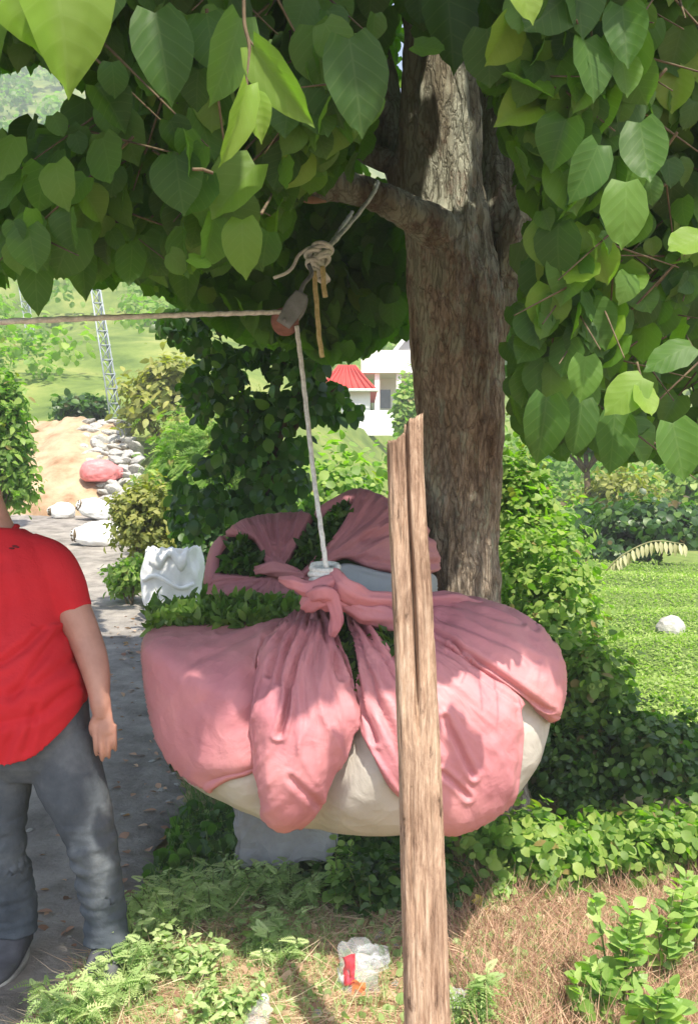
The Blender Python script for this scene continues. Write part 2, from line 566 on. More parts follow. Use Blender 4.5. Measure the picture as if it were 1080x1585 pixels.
# ------------------------------------------------------------------ road
ry = np.concatenate([np.arange(-6, 8, .09), np.arange(8, 18, .2)])
V, F = [], []
nu = 26
for j, y in enumerate(ry):
    r = np.interp(y, *zip(*ROAD_R)); w = np.interp(y, *zip(*ROAD_W))
    for i in range(nu):
        u = i / (nu - 1)
        rough_edge = .09 * noise.noise(Vector((y * 2.2, 0 if u < .5 else 9, 0))) + .04 * noise.noise(Vector((y * 9, 0 if u < .5 else 9, 4)))
        x = r + rough_edge * (1 if u in (0, 1) else 0) - w * (1 - u)
        V.append((x, y, gz(x, y) + .012 - .03 * (u in (0, 1)) + .022 * noise.noise(Vector((x * 3, y * 3, 1))) + .014 * noise.noise(Vector((x * 9, y * 9, 1)))))
for j in range(len(ry) - 1):
    for i in range(nu - 1):
        a = j * nu + i
        F.append((a, a + 1, a + nu + 1, a + nu))
me = bpy.data.meshes.new('road'); me.from_pydata(V, [], F)
tag(link('road', me, M['road']), kind='structure')

# ------------------------------------------------------------------ dirt bank at the end of the road
V, F = [], []
na, nb = 40, 34
for j in range(nb):
    v = j / (nb - 1)
    for i in range(na):
        u = i / (na - 1)
        xl = -7.6 * (1 - v) + -7.4 * v; xr = -3.9 * (1 - v) + -4.65 * v
        x = xl + (xr - xl) * u
        y = 17.1 + 3.7 * v + .25 * math.sin(u * 7)
        z = gz(x, 17.1) + 2.25 * (v ** .85) - .35 * max(0, (v - .9) / .1) + .12 * noise.noise(Vector((x * 1.6, y * 1.6, 0))) - .10 * abs(noise.noise(Vector((x * 3.2, v * 1.2, 4))))  + .05 * noise.noise(Vector((x * 5, v * 3, 0)))
        if u in (0, 1) or v in (0, 1): z -= .5
        V.append((x, y, z))
for j in range(nb - 1):
    for i in range(na - 1):
        a = j * na + i; F.append((a, a + 1, a + na + 1, a + na))
me = bpy.data.meshes.new('dirt_bank'); me.from_pydata(V, [], F)
tag(link('dirt_bank', me, M['bank']), kind='structure')


# ------------------------------------------------------------------ bushes
def foliage_arrays(lobes, n, size, up=.5, shell=.45, droop=0.2):
    vol = np.array([l[1][0] * l[1][2] for l in lobes]); vol /= vol.sum()
    which = rng.choice(len(lobes), n, p=vol)
    d = rng.normal(size=(n, 3)); d /= np.linalg.norm(d, axis=1, keepdims=True)
    d[:, 2] = np.where(d[:, 2] < -.45, -d[:, 2], d[:, 2])
    r = (1 - shell * rng.random(n) ** 1.6) * (1 + .12 * rng.normal(size=n))
    r *= 1 + .38 * np.array([noise.noise(Vector((a * 2.1 + w * 3.7, b * 2.1, c * 2.1 + w))) for (a, b, c), w in zip(d, which)])
    sh = rng.normal(size=(26, 3)); sh /= np.linalg.norm(sh, axis=1, keepdims=True); sh[:, 2] = np.abs(sh[:, 2])
    ms = rng.random(n) < .13
    d[ms] = sh[rng.integers(0, 26, ms.sum())] + rng.normal(size=(ms.sum(), 3)) * .05
    r[ms] = rng.uniform(.9, 1.5, ms.sum())
    c = np.array([l[0] for l in lobes])[which]; rad = np.array([l[1] for l in lobes])[which]
    p = c + d * rad * r[:, None]
    sc_ = 1.0 / max(.05, float(np.mean(rad[:, 0])) * .55)
    cull = np.array([noise.noise(Vector((a * sc_, b * sc_, c_ * sc_))) for a, b, c_ in p]) < -.12
    p[cull] = c[cull] + (p[cull] - c[cull]) * rng.uniform(.2, .75, (int(cull.sum()), 1))
    nn = d + rng.normal(size=(n, 3)) * .6; nn[:, 2] += up
    t = np.cross(nn, rng.normal(size=(n, 3))); t += d * .4; t[:, 2] -= droop
    s = size * rng.uniform(.45, 1.4, n)
    return p, t, nn, s


BUSH_K, BUSH_S = 2.4, .62


def bush(name, label, cat, base, dims, n, size, T, mat, lobes=9, group=None, var=(0.1, .95), up=.5, stem=True, stem_mat='stem', seed=0, part_name='foliage', w=1.0, trunk=None):
    n = int(n * BUSH_K); size = size * BUSH_S
    rr = random.Random(seed + int(abs(base[0]) * 100) + n)
    t = empty(name, base)
    tag(t, label, cat, group)
    L = []
    rx, ry_, rz = dims
    for i in range(lobes):
        f = rr.uniform(.38, .62)
        L.append(((base[0] + rr.uniform(-1, 1) * rx * .62, base[1] + rr.uniform(-1, 1) * ry_ * .62, base[2] + rz * (rr.uniform(.35, 1.45))), (rx * f, ry_ * f, rz * f)))
    L.append(((base[0], base[1], base[2] + rz), (rx * .8, ry_ * .8, rz * .85)))
    p, d, nn, s = foliage_arrays(L, n, size, up)
    v = np.clip(rng.uniform(max(var[0], .06), var[1], n), 0, 1)
    v[rng.random(n) < .035] = 0
    leaves(part_name, T, p, d, nn, s, w, v, mat, t)
    if stem:
        mb = MB()
        for i in range(5):
            l = L[i % len(L)]
            c = Vector(l[0]); b = Vector(base) + Vector((rr.uniform(-.15, .15) * rx, rr.uniform(-.15, .15) * ry_, -.05))
            mb.tube([b, b.lerp(c, .5) + Vector((rr.uniform(-.1, .1) * rx, 0, .1 * rz)), c], [size * .2, size * .15, size * .06], 6)
        mb.build('stem', M[stem_mat], t)
    return t


def at(px, py, d):           # a base point standing on the terrain under a pixel column
    x = (px - 540) / FPX * d
    return (x, d, gz(x, d))


def bush_px(name, label, cat, px, py_top, py_bot, wpx, d, n, size, T, mat, on_ground=True, **kw):
    s = d / FPX
    x = (px - 540) * s
    zt = CAMZ - (py_top - 792.5) * s
    zb = gz(x, d) if on_ground else CAMZ - (py_bot - 792.5) * s
    rz = max(.05, (zt - zb) / 2)
    rx = wpx * s / 2
    return bush(name, label, cat, (x, d, zb), (rx, min(rx, 1.6), rz), n, size, T, mat, **kw)


bush_px('shrub', 'bright green feathery shrub right of the grey stone heap', 'shrub', 302, 625, 780, 190, 12.6, 2600, .26, FERN, M['bright'], up=.9)
bush_px('shrub', 'low olive brown shrub beside the white sacks on the road', 'shrub', 222, 745, 870, 105, 11.0, 1900, .13, OVAL, M['olive'])
bush_px('shrub', 'small yellow green shrub left of the big upright white sack', 'shrub', 203, 862, 940, 75, 9.4, 900, .11, OVAL, M['bright'], var=(.4, 1))
bush_px('shrub', 'dark green shrub at the roadside edge below the head of the person', 'shrub', -8, 545, 790, 110, 13.0, 2600, .19, OVAL, M['bright'], var=(0, .75))
bush_px('shrub', 'pale green bramble bush at the left end of the dirt bank', 'shrub', 6, 600, 760, 70, 15.0, 1300, .2, ROUND, M['bright'])
bush_px('shrub', 'yellowish scrub bush above the dirt bank behind the stones', 'shrub', 262, 545, 660, 150, 19.5, 1500, .28, OVAL, M['olive'], var=(.2, 1))
bush_px('shrub', 'dark clipped bush on top of the dirt bank', 'shrub', 135, 612, 650, 90, 22.0, 800, .24, ROUND, M['dark'], on_ground=False, var=(.2, .9))
bush_px('shrub', 'light green leafy bush behind the rope under the red roof', 'shrub', 520, 680, 810, 190, 11.5, 2200, .17, ROUND, M['bright'])
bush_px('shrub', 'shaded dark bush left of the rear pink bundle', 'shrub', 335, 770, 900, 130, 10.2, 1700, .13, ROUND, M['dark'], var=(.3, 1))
bush_px('hedge_bush', 'tall bright vine covered bush right of the tree trunk', 'bush', 812, 655, 905, 90, 5.9, 1900, .085, ROUND, M['bright'], var=(.2, 1))
bush_px('hedge_bush', 'leafy bush sloping from the trunk towards the tea field', 'bush', 862, 800, 1010, 170, 5.35, 2600, .07, ROUND, M['bright'], var=(.2, 1))
bush_px('hedge_bush', 'dark leafy bush against the right side of the pink bundle', 'bush', 900, 975, 1130, 130, 4.75, 2200, .07, ROUND, M['bright'], var=(0, .8))
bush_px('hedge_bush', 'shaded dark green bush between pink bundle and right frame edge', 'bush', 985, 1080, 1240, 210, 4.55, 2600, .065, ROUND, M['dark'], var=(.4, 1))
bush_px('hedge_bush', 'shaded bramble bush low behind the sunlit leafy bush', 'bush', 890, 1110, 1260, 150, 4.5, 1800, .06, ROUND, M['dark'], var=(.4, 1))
bush_px('hedge', 'long dark hedge beyond the tea field', 'hedge', 1010, 770, 900, 300, 13.2, 3600, .17, ROUND, M['dark'], lobes=14, var=(0, .9))
bush_px('shrub', 'sunlit pale yellow green bush above the dark hedge', 'shrub', 965, 715, 800, 150, 16.5, 1600, .2, OVAL, M['olive'], var=(.1, .8))
bush_px('shrub', 'leafy green bush between trunk and dark hedge', 'shrub', 850, 765, 880, 130, 10.5, 1900, .12, ROUND, M['bright'], var=(0, .8))
bush_px('shrub', 'pale green roadside bush before the white house next to the trunk', 'shrub', 628, 578, 690, 44, 30.0, 900, .25, ROUND, M['bright'], var=(.4, 1))
bush_px('shrub', 'rounded bush at the right frame edge above the hedge', 'shrub', 1085, 690, 790, 120, 18.5, 900, .22, ROUND, M['bright'])

# small tree beyond the hedge
def small_tree(label, px, d, ptop, pcrown, wpx, n, size, T, mat, group=None):
    s = d / FPX
    x = (px - 540) * s
    b = Vector((x, d, gz(x, d)))
    zt = CAMZ - (ptop - 792.5) * s; zc = CAMZ - (pcrown - 792.5) * s
    t = empty('small_tree', b); tag(t, label, 'tree', group)
    mb = MB(); mb.tube([b - Vector((0, 0, .2)), b + Vector((.05, 0, (zc - b.z) * .6)), Vector((x, d, (zc + zt) / 2))], [.09, .07, .03], 8)
    for i in range(5):
        a = i * 1.3
        mb.tube([Vector((x, d, zc)), Vector((x + math.cos(a) * wpx * s * .3, d + math.sin(a) * .5, zc + (zt - zc) * .5))], [.04, .015], 6)
    mb.build('trunk', M['stem'], t)
    L = []
    for i in range(11):
        a = random.uniform(0, 6.28); q = random.random() ** .5
        L.append(((x + math.cos(a) * q * wpx * s * .4, d + math.sin(a) * q * wpx * s * .4, zc + (zt - zc) * random.uniform(.1, .9)), [wpx * s * random.uniform(.13, .22)] * 2 + [(zt - zc) * random.uniform(.12, .2)]))
    p, dd, nn, ss = foliage_arrays(L, n, size, .4)
    leaves('crown', T, p, dd, nn, ss, 1, rng.uniform(0, 1, n), mat, t)
    return t


small_tree('small dark tree with thin trunk standing beyond the tea field', 905, 17.0, 640, 730, 135, 900, .2, OVAL, M['dark'])

# shaded leafy tree behind the rope, left of the big trunk
d = 7.2
s = d / FPX
b = Vector((-.62, d, gz(-.62, d)))
t = empty('young_tree', b); tag(t, 'young dark leafy tree behind the rope and rear bundle', 'tree')
mb = MB(); mb.tube([b - Vector((0, 0, .1)), P(415, 780, d), P(420, 640, d), P(450, 520, d)], [.05, .045, .035, .015], 8)
for q in ((330, 560), (520, 600), (370, 690), (500, 520), (300, 500), (470, 700)):
    mb.tube([P(420, 720, d), P((q[0] + 420) / 2, (q[1] + 690) / 2, d - .1), P(q[0], q[1], d + random.uniform(-.4, .4))], [.025, .018, .006], 6)
mb.build('trunk', M['stem'], t)
YT = [(300, 440), (400, 420), (540, 420), (610, 470), (585, 520), (545, 548), (500, 556), (508, 585), (560, 605), (562, 640), (525, 652), (488, 640), (470, 700), (488, 790), (430, 815), (350, 800), (300, 830), (262, 800), (275, 740), (340, 690), (300, 640), (280, 590), (300, 540), (240, 500)]
n = 8200
q = np.stack([rng.uniform(230, 620, n), rng.uniform(410, 840, n)], 1)
q = q[in_poly(q[:, 0], q[:, 1], YT)]
cl = np.array([nz((a / 38, c / 38, 0)) for a, c in q])
q = q[cl > -.27]
n = len(q)
dd = d + rng.normal(size=n) * .38
p = np.stack([(q[:, 0] - 540) / FPX * dd, dd, CAMZ - (q[:, 1] - 792.5) / FPX * dd], 1)
D = np.stack([rng.normal(size=n) * .6, -.2 + rng.normal(size=n) * .5, -.7 + rng.normal(size=n) * .4], 1)
NN = np.stack([rng.normal(size=n) * .5, -.6 + rng.normal(size=n) * .5, .7 + rng.normal(size=n) * .4], 1)
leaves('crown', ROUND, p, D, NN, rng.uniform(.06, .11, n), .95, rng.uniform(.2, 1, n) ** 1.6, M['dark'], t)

# ------------------------------------------------------------------ tea field on the right
gx = np.linspace(1.05, 9.5, 120); gy = np.linspace(5.0, 12.0, 120)
V = []
def tea_h(x, y):
    return gz(x, y) + .12 + .12 * sstep(5.0, 6.0, y) + .03 * math.sin(y * 5.5 + .6 * math.sin(x * 1.3)) + .05 * noise.noise(Vector((x * 1.1, y * 1.6, 2)))
def tea_in(x, y):
    return (x > 1.35 + .18 * (y - 5) + .12 * noise.noise(Vector((y * 2, 0, 0)))) & (y < 12.0 - .25 * (x - 2.5) + .15 * noise.noise(Vector((x * 2, 5, 0))))
for y in gy:
    for x in gx:
        V.append((x, y, tea_h(x, y) - (.0 if tea_in(x, y) else .5)))
F = [(j * 120 + i, j * 120 + i + 1, (j + 1) * 120 + i + 1, (j + 1) * 120 + i) for j in range(119) for i in range(119)]
me = bpy.data.meshes.new('tea_field'); me.from_pydata(V, [], F)
tf = tag(link('tea_field', me, M['hill']), 'flat clipped pale green tea field right of the pink bundle', 'tea field', kind='stuff')
n = 170000
SHOOT = [tmpl([(0, 0), (.5, .24), (1, 0)], .3, .25), tmpl([(0, 0), (.5, .3), (1, 0)], .2, .5)]
x = rng.uniform(1.1, 8.0, n); y = 5.0 + 7.0 * rng.random(n) ** 1.25
keep = np.array([bool(tea_in(a, b)) for a, b in zip(x, y)])
x, y = x[keep], y[keep]; n = len(x)
z = np.array([tea_h(a, b) for a, b in zip(x, y)]) + rng.uniform(-.02, .03, n)
D = np.stack([rng.normal(size=n), rng.normal(size=n), .5 + .5 * rng.random(n)], 1)
NN = np.stack([rng.normal(size=n) * .5, -.1 + rng.normal(size=n) * .5, np.full(n, 1.)], 1)
vv = np.array([.45 + .4 * noise.noise(Vector((a * .9, b * 2.6, 0))) for a, b in zip(x, y)]) + rng.normal(size=n) * .18
leaves('tea_shoots', SHOOT, np.stack([x, y, z], 1), D, NN, rng.uniform(.02, .04, n), 1, np.clip(vv + .12, 0, 1), M['tea_field'], tf)


def rock(name, c, r, seed, mat, amp=.25, squash=(1, 1, 1)):
    bm = bmesh.new(); bmesh.ops.create_icosphere(bm, subdivisions=3, radius=1)
    for v in bm.verts:
        q = v.co.copy()
        k = 1 + amp * noise.noise(q * 1.1 + Vector((seed, 0, 0))) + amp * .5 * noise.noise(q * 2.7 + Vector((0, seed, 0)))
        # chiselled: flatten towards a few planes
        v.co = q * k
        for pl in range(5):
            nn = Vector((math.sin(seed * 3 + pl * 2.1), math.cos(seed + pl * 1.7), math.sin(pl * 4.4 + seed))).normalized()
            e = v.co.dot(nn) - .72
            if e > 0: v.co -= nn * e * .85
        v.co = Vector((v.co.x * r * squash[0], v.co.y * r * squash[1], v.co.z * r * squash[2]))
    me = bpy.data.meshes.new(name); bm.to_mesh(me); bm.free()
    o = link(name, me, mat, smooth=False)
    o.location = c
    return o


c = Vector((2.62, 7.9, tea_h(2.62, 7.9) + .05))
tag(rock('boulder', c, .13, 2.0, M['stone'], squash=(.95, .8, .75)), 'pale boulder sitting in the tea field', 'rock')

# dried fern frond above the tea field edge
t = empty('dry_frond', P(960, 885, 11.3)); tag(t, 'pale dry fern frond arching before the dark hedge', 'fern')
A = [P(935, 885, 11.3), P(965, 858, 11.2), P(1010, 838, 11.1), P(1058, 842, 11.0)]
mb = MB(); mb.tube(A, [.012, .01, .008, .004], 6, 24)
B2 = [P(935, 885, 11.3), P(950, 868, 11.4), P(975, 848, 11.5)]
mb.build('stalk', M['frond'], t)
sp = spline(A, 40); pp, D = [], []
for i in range(5, 40, 2):
    for sd in (-1, 1):
        pp.append(sp[i]); D.append((.25 + .2 * sd, .3 * sd - .2, -1))
leaves('leaflets', OVAL, pp, D, [(0, -1, .4)] * len(pp), .15, .62, rng.uniform(0, 1, len(pp)), M['frond'], t)

# ------------------------------------------------------------------ grey stone heap, sacks by the road
def bank_pt(px, py):
    d = 17.2
    while d < 21:
        v = (d - 17.1) / 3.7
        if CAMZ - (py - 792.5) / FPX * d <= gz((px - 540) / FPX * d, 17.1) + 2.25 * max(v, 0) ** .85: break
        d += .02
    return P(px, py, d)


protos = [rock('heap_stone', (0, 0, 0), 1, 3.1 + i * 2.3, M['stone'], .3, (1, .85, .7)) for i in range(3)]
k = 0
for row in range(11):
    py = 772 - row * 11.5
    xl, xr = np.interp(py, [650, 700, 772], [138, 134, 172]), np.interp(py, [650, 700, 772], [188, 212, 208])
    nn_ = max(2, int((xr - xl) / 13) + 1)
    for i in range(nn_):
        o = protos[k] if k < 3 else protos[k % 3].copy()
        if k >= 3: col.objects.link(o)
        px = xl + (xr - xl) * i / (nn_ - 1) + random.uniform(-3, 3)
        o.location = bank_pt(px, py + random.uniform(-3, 3)) - Vector((0, .05, 0))
        r = random.uniform(.13, .22)
        o.scale = (r, r, r * random.uniform(.55, .85)); o.rotation_euler = (random.uniform(-.5, .5), random.uniform(-.5, .5), random.uniform(0, 6))
        tag(o, 'grey stone in the heap on the right edge of the dirt bank', 'rock', 'grey stones heaped against the dirt bank')
        k += 1


def sack(name, label, c, size, mat, seed, rz=0.0, cat='sack', group=None, neck=1, tilt=0):
    """a full woven sack lying on its side with a tied neck"""
    bm = bmesh.new(); bmesh.ops.create_icosphere(bm, subdivisions=5, radius=1)
    for v in bm.verts:
        q = v.co.copy()
        x, y, z = q
        f = (max(0, abs(x) - .55) / .45)
        pw = lambda a: math.copysign(abs(a) ** .8, a)
        w = 1 - .0 * f
        y2, z2 = pw(y), pw(z)
        kf = 1 + .07 * noise.noise(q * 2.2 + Vector((seed, 0, 0))) + .035 * noise.noise(Vector((x * 3 + seed, y * 9, z * 9)))
        v.co = Vector((x * size[0] * kf, y2 * size[1] * kf, max(z2 * size[2] * kf, -size[2] * .72)))
        if neck and x > .8:
            u = (x - .8) / .2
            v.co.x += u * size[0] * .28
            v.co.y *= 1 - .35 * math.sin(u * math.pi * .5); v.co.z = v.co.z * (1 - .2 * u) + .02 * u
    me = bpy.data.meshes.new('sack'); bm.to_mesh(me); bm.free()
    t = empty(name, c); t.rotation_euler = (0, tilt, rz); tag(t, label, cat, group)
    o = bpy.data.objects.new('cloth', me); col.objects.link(o); o.parent = t; me.materials.append(mat)
    me.polygons.foreach_set('use_smooth', [True] * len(me.polygons))
    mb = MB()
    for i in range(3):
        mb.tube([(size[0] * (1.02 + .03 * i), math.cos(a) * size[1] * .42, math.sin(a) * size[2] * .42) for a in np.linspace(0, 6.28, 12)], .012, 5, 30)
    # frayed mouth
    for i in range(9):
        a = i * .7
        mb.tube([(size[0] * 1.0, 0, 0), (size[0] * 1.22, math.cos(a) * size[1] * .35, math.sin(a) * size[2] * .4)], [.03, .012], 5)
    tie = mb.mesh('tie'); o2 = bpy.data.objects.new('tied_mouth', tie); col.objects.link(o2); o2.parent = t; tie.materials.append(M['stem'] if mat is M['white_sack'] else mat)
    return t


g = 'sacks lying on the road below the bank'
def on(px, py, d, dz): 
    x = (px - 540) / FPX * d
    return (x, d, gz(x, d) + dz)
sack('sack', 'pale pinkish white sack farthest left on the road below the dirt bank', on(98, 0, 16.6, .13), (.2, .16, .16), M['white_sack'], 1, R(200), group=g)
sack('sack', 'white sack leaning towards the pink sack at the foot of the stones', on(148, 0, 16.4, .17), (.26, .2, .2), M['white_sack'], 5, R(205), group=g, tilt=-.3)
sack('sack', 'largest white sack lying in the middle of the road, nearest of the three', on(158, 0, 13.4, .15), (.33, .24, .2), M['white_sack'], 9, R(185), group=g)
sack('sack', 'pink sack leaning on the grey stones', bank_pt(158, 745) + Vector((0, -.2, .16)), (.34, .24, .24), M['pink_sack'], 13, R(20))


def upright_sack():
    d = 8.9
    x = (268 - 540) / FPX * d
    b = Vector((x, d, gz(x, d)))
    t = empty('upright_sack', b); tag(t, 'big white upright sack standing by the road behind the pink bundle', 'sack')
    hgt = CAMZ - (848 - 792.5) / FPX * d - b.z
    V, F = [], []
    nz_, na = 30, 64
    for j in range(nz_):
        v = j / (nz_ - 1)
        for i in range(na):
            a = 2 * math.pi * i / na
            pw = .55
            cx = math.copysign(abs(math.cos(a)) ** pw, math.cos(a)); cy = math.copysign(abs(math.sin(a)) ** pw, math.sin(a))
            bulge = .23 + .035 * math.sin(v * 3.0) 
            fold = 1 + .10 * noise.noise(Vector((cx * 2.0, cy * 2.0, v * 3.2))) + .06 * noise.noise(Vector((cx * 5, cy * 5, v * 5 + 3)))
            top = hgt * v
            if v > .8: top += .06 * noise.noise(Vector((cx * 2.5, cy * 2.5, 8))) * (v - .8) / .2
            V.append((b.x + cx * bulge * fold, b.y + cy * bulge * .9 * fold, b.z + top))
    for j in range(nz_ - 1):
        for i in range(na):
            i2 = (i + 1) % na
            F.append((j * na + i, j * na + i2, (j + 1) * na + i2, (j + 1) * na + i))
    c0 = len(V); V.append((b.x, b.y, b.z + hgt * .86))
    for i in range(na): F.append(((nz_ - 1) * na + i, (nz_ - 1) * na + (i + 1) % na, c0))
    me = bpy.data.meshes.new('cloth'); me.from_pydata(V, [], F)
    link('cloth', me, M['white_sack'], t)
    mb = MB()
    mb.tube([(b.x - .23, b.y - .2, b.z + hgt * .55), (b.x - .1, b.y - .262, b.z + hgt * .62), (b.x + .1, b.y - .262, b.z + hgt * .45), (b.x + .22, b.y - .2, b.z + hgt * .5)], .022, 6)
    mb.build('fold', M['white_sack'], t)
    # loose flap of the mouth folded over the rim
    V = []; F = []
    for i in range(13):
        u = i / 12
        for j in range(5):
            w = j / 4
            V.append((b.x - .17 + .34 * u, b.y - .20 - .05 * math.sin(w * 2.5) - .015 * w, b.z + hgt * (1.0 - .22 * w * (1 + .4 * math.sin(u * 9))) + .02 * math.sin(u * 14)))
    for i in range(12):
        for j in range(4): F.append((i * 5 + j, i * 5 + j + 1, (i + 1) * 5 + j + 1, (i + 1) * 5 + j))
    me = bpy.data.meshes.new('flap'); me.from_pydata(V, [], F)
    o = link('flap', me, M['white_sack'], t); sm = o.modifiers.new('s', 'SOLIDIFY'); sm.thickness = .008


upright_sack()


# ------------------------------------------------------------------ lattice masts
def mast(label, top, bot, width, r):
    t = empty('lattice_mast', bot); tag(t, label, 'mast', 'lattice masts on the hillside')
    top, bot = Vector(top), Vector(bot)
    legs = []
    for sx_, sy_ in ((-1, -1), (1, -1), (0, 1)):
        o = Vector((sx_ * width / 2, sy_ * width / 2, 0))
        legs.append((bot + o, top + o * .8))
        MB().tube([bot + o - Vector((0, 0, .2)), top + o * .8], r, 6, 2).build('leg', M['galv'], t)
    br = MB(); nseg = int((top - bot).length / (width * 1.4))
    for i in range(nseg):
        for (a, b_) in ((0, 1), (1, 2), (2, 0)):
            u, v = i / nseg, (i + 1) / nseg
            br.tube([legs[a][0].lerp(legs[a][1], u), legs[b_][0].lerp(legs[b_][1], v)], r * .6, 4, 2)
            br.tube([legs[a][0].lerp(legs[a][1], u), legs[b_][0].lerp(legs[b_][1], u)], r * .6, 4, 2)
    br.build('bracing', M['galv'], t)


mast('pale lattice mast rising behind the stone heap', P(140, 385, 22.6), P(184, 648, 21.6), .25, .02)
mast('fainter lattice mast farther off at the left on the hillside', P(30, 400, 38), P(66, 610, 36), .34, .02)


# ------------------------------------------------------------------ houses far behind
def house():
    t = empty('white_house', P(610, 664, 45)); tag(t, 'white house with grey gable far behind the tree trunk', 'house')
    d = 45; s = d / FPX
    def q(px, py, dy=0): return P(px, py, d) + Vector((0, dy, 0))
    x0 = (578 - 540) * s; x1 = (760 - 540) * s
    zb = CAMZ - (672 - 792.5) * s; zm = CAMZ - (585 - 792.5) * s
    MB().box(((x0 + x1) / 2, d + 3, (zb - 1 + zm) / 2), (x1 - x0, 6, zm - zb + 1)).build('wall', M['white_wall'], t, False)
    # gabled upper storey, ridge running away from the viewer
    zr = CAMZ - (505 - 792.5) * s
    xa, xb = (598 - 540) * s, (690 - 540) * s
    ze = CAMZ - (562 - 792.5) * s
    mb = MB(); V = mb.v
    mx_ = (xa + xb) / 2
    for y in (d + .6, d + 5.6):
        V += [Vector((xa, y, zm - .1)), Vector((xb, y, zm - .1)), Vector((xb, y, ze)), Vector((mx_, y, zr)), Vector((xa, y, ze))]
    mb.f += [(0, 1, 2, 3, 4), (9, 8, 7, 6, 5), (0, 4, 9, 5), (1, 6, 7, 2)]
    mb.build('gable', M['grey_wall'], t, False)
    rf = MB()
    for sg, xe in ((-1, xa - .5), (1, xb + .5)):
        b = len(rf.v)
        zz = ze - (zr - ze) * .5 / (mx_ - xa)
        for y in (d + .1, d + 6.1):
            rf.v += [Vector((mx_, y, zr + .25)), Vector((xe, y, zz + .25)), Vector((xe, y, zz)), Vector((mx_, y, zr))]
        rf.f += [(b, b + 1, b + 2, b + 3), (b + 7, b + 6, b + 5, b + 4), (b, b + 4, b + 5, b + 1), (b + 1, b + 5, b + 6, b + 2), (b + 2, b + 6, b + 7, b + 3)]
    rf.build('roof', M['white_wall'], t, False)
    # balcony slab, posts, parapet
    MB().box(((x0 + x1) / 2 - .2, d - .8, zm + .12), (x1 - x0 + .8, 2.2, .3)).build('balcony', M['white_wall'], t, False)
    MB().box(((x0 + x1) / 2 - .2, d - 1.82, zm + .62), (x1 - x0 + .8, .12, .72)).build('parapet', M['white_wall'], t, False)
    for px in (582, 614, 650, 700):
        MB().box(((px - 540) * s, d - 1.6, (zb - 1 + zm) / 2), (.22, .22, zm - zb + 1)).build('post', M['white_wall'], t, False)
    for px in (596, 630, 668, 715):
        w = MB().box(((px - 540) * s, d - .03, CAMZ - (618 - 792.5) * s), (.62, .08, 1.0)).build('window', M['white_wall'], t, False)
        MB().box(((px - 540) * s, d - .08, CAMZ - (618 - 792.5) * s), (.48, .06, .86)).build('pane', M['window'], w, False)
    w = MB().box((mx_ - .5, d + .57, (ze + zm) / 2 + .3), (.7, .08, .9)).build('window', M['white_wall'], t, False)
    MB().box((mx_ - .5, d + .52, (ze + zm) / 2 + .3), (.54, .06, .74)).build('pane', M['window'], w, False)

    t2 = empty('low_house', P(540, 668, 40)); tag(t2, 'low white house with red roof left of the tree trunk', 'house')
    d2 = 40; s2 = d2 / FPX
    x0 = (500 - 540) * s2; x1 = (573 - 540) * s2; zb = CAMZ - (672 - 792.5) * s2; ze = CAMZ - (604 - 792.5) * s2; zr = CAMZ - (562 - 792.5) * s2
    MB().box(((x0 + x1) / 2, d2 + 2.2, (zb + ze) / 2 - .5), (x1 - x0, 4, ze - zb + 1)).build('wall', M['white_wall'], t2, False)
    w = MB().box(((x0 + x1) / 2 + .3, d2 + .17, (zb + ze) / 2), (.7, .08, .8)).build('window', M['white_wall'], t2, False)
    MB().box(((x0 + x1) / 2 + .3, d2 + .12, (zb + ze) / 2), (.54, .06, .64)).build('pane', M['window'], w, False)
    mb = MB()
    xm = (x0 + x1) / 2
    for y in (d2 - .2, d2 + 4.6):
        yy = y + (1.1 if y < d2 + 1 else -1.1)
        mb.v += [Vector((x0 - .3, y, ze)), Vector((x1 + .3, y, ze)), Vector((x1 - .6, yy, zr)), Vector((x0 + .6, yy, zr))]
    mb.f += [(0, 1, 2, 3), (5, 4, 7, 6), (3, 2, 6, 7), (1, 5, 6, 2), (4, 0, 3, 7), (4, 5, 1, 0)]
    rr_ = mb.build('roof', M['red_roof'], t2, False)
    tl_ = MB()
    for i in range(9):
        u = (i + .5) / 9
        tl_.tube([Vector((x0 - .3 + (x1 - x0 + .6) * u, d2 - .24, ze + .02)), Vector((x0 + .6 + (x1 - x0 - 1.2) * u, d2 + .86, zr + .03))], .05, 6, 2)
    tl_.build('tile_ridge', M['red_roof'], rr_)
    MB().tube([Vector((x0 - .35, d2 - .28, ze - .03)), Vector((x1 + .35, d2 - .28, ze - .03))], .06, 6, 2).build('gutter', M['white_wall'], t2)
    # terrace wall in front
    mb = MB().box(((575 - 540) * .026, 38.6, CAMZ - (655 - 792.5) * 38.6 / FPX), (1.9, .25, 1.0))
    tag(mb.build('garden_wall', M['white_wall'], None, False), 'low white garden wall below the white house', 'wall')


house()

# ------------------------------------------------------------------ scrub and far woodland on the hillside (one mass)
n = 900
yy = 24 + 190 * rng.random(n) ** 1.5
xx = rng.uniform(-.5, .5, n) * yy * .95
p_, d_, n_, s_ = [], [], [], []
for x, y in zip(xx, yy):
    if 35 < y < 48 and -2.5 < x < 9: continue
    if y < 36 and (-.24 < x / y < .06): continue
    if -.37 < x / y < -.22 and y < 75 and random.random() < .85: continue
    big = random.uniform(.35, 1.0) * (1 + y / 60)
    z = gz(x, y)
    L = [((x + random.uniform(-.6, .6) * big, y + random.uniform(-.6, .6) * big, z + random.uniform(.2, .9) * big), (big * .6, big * .6, big * .55)) for _ in range(4)]
    a = foliage_arrays(L, 70, .10 * big + .004 * y, .6)
    p_.append(a[0]); d_.append(a[1]); n_.append(a[2]); s_.append(a[3])
p_, d_, n_, s_ = map(np.concatenate, (p_, d_, n_, s_))
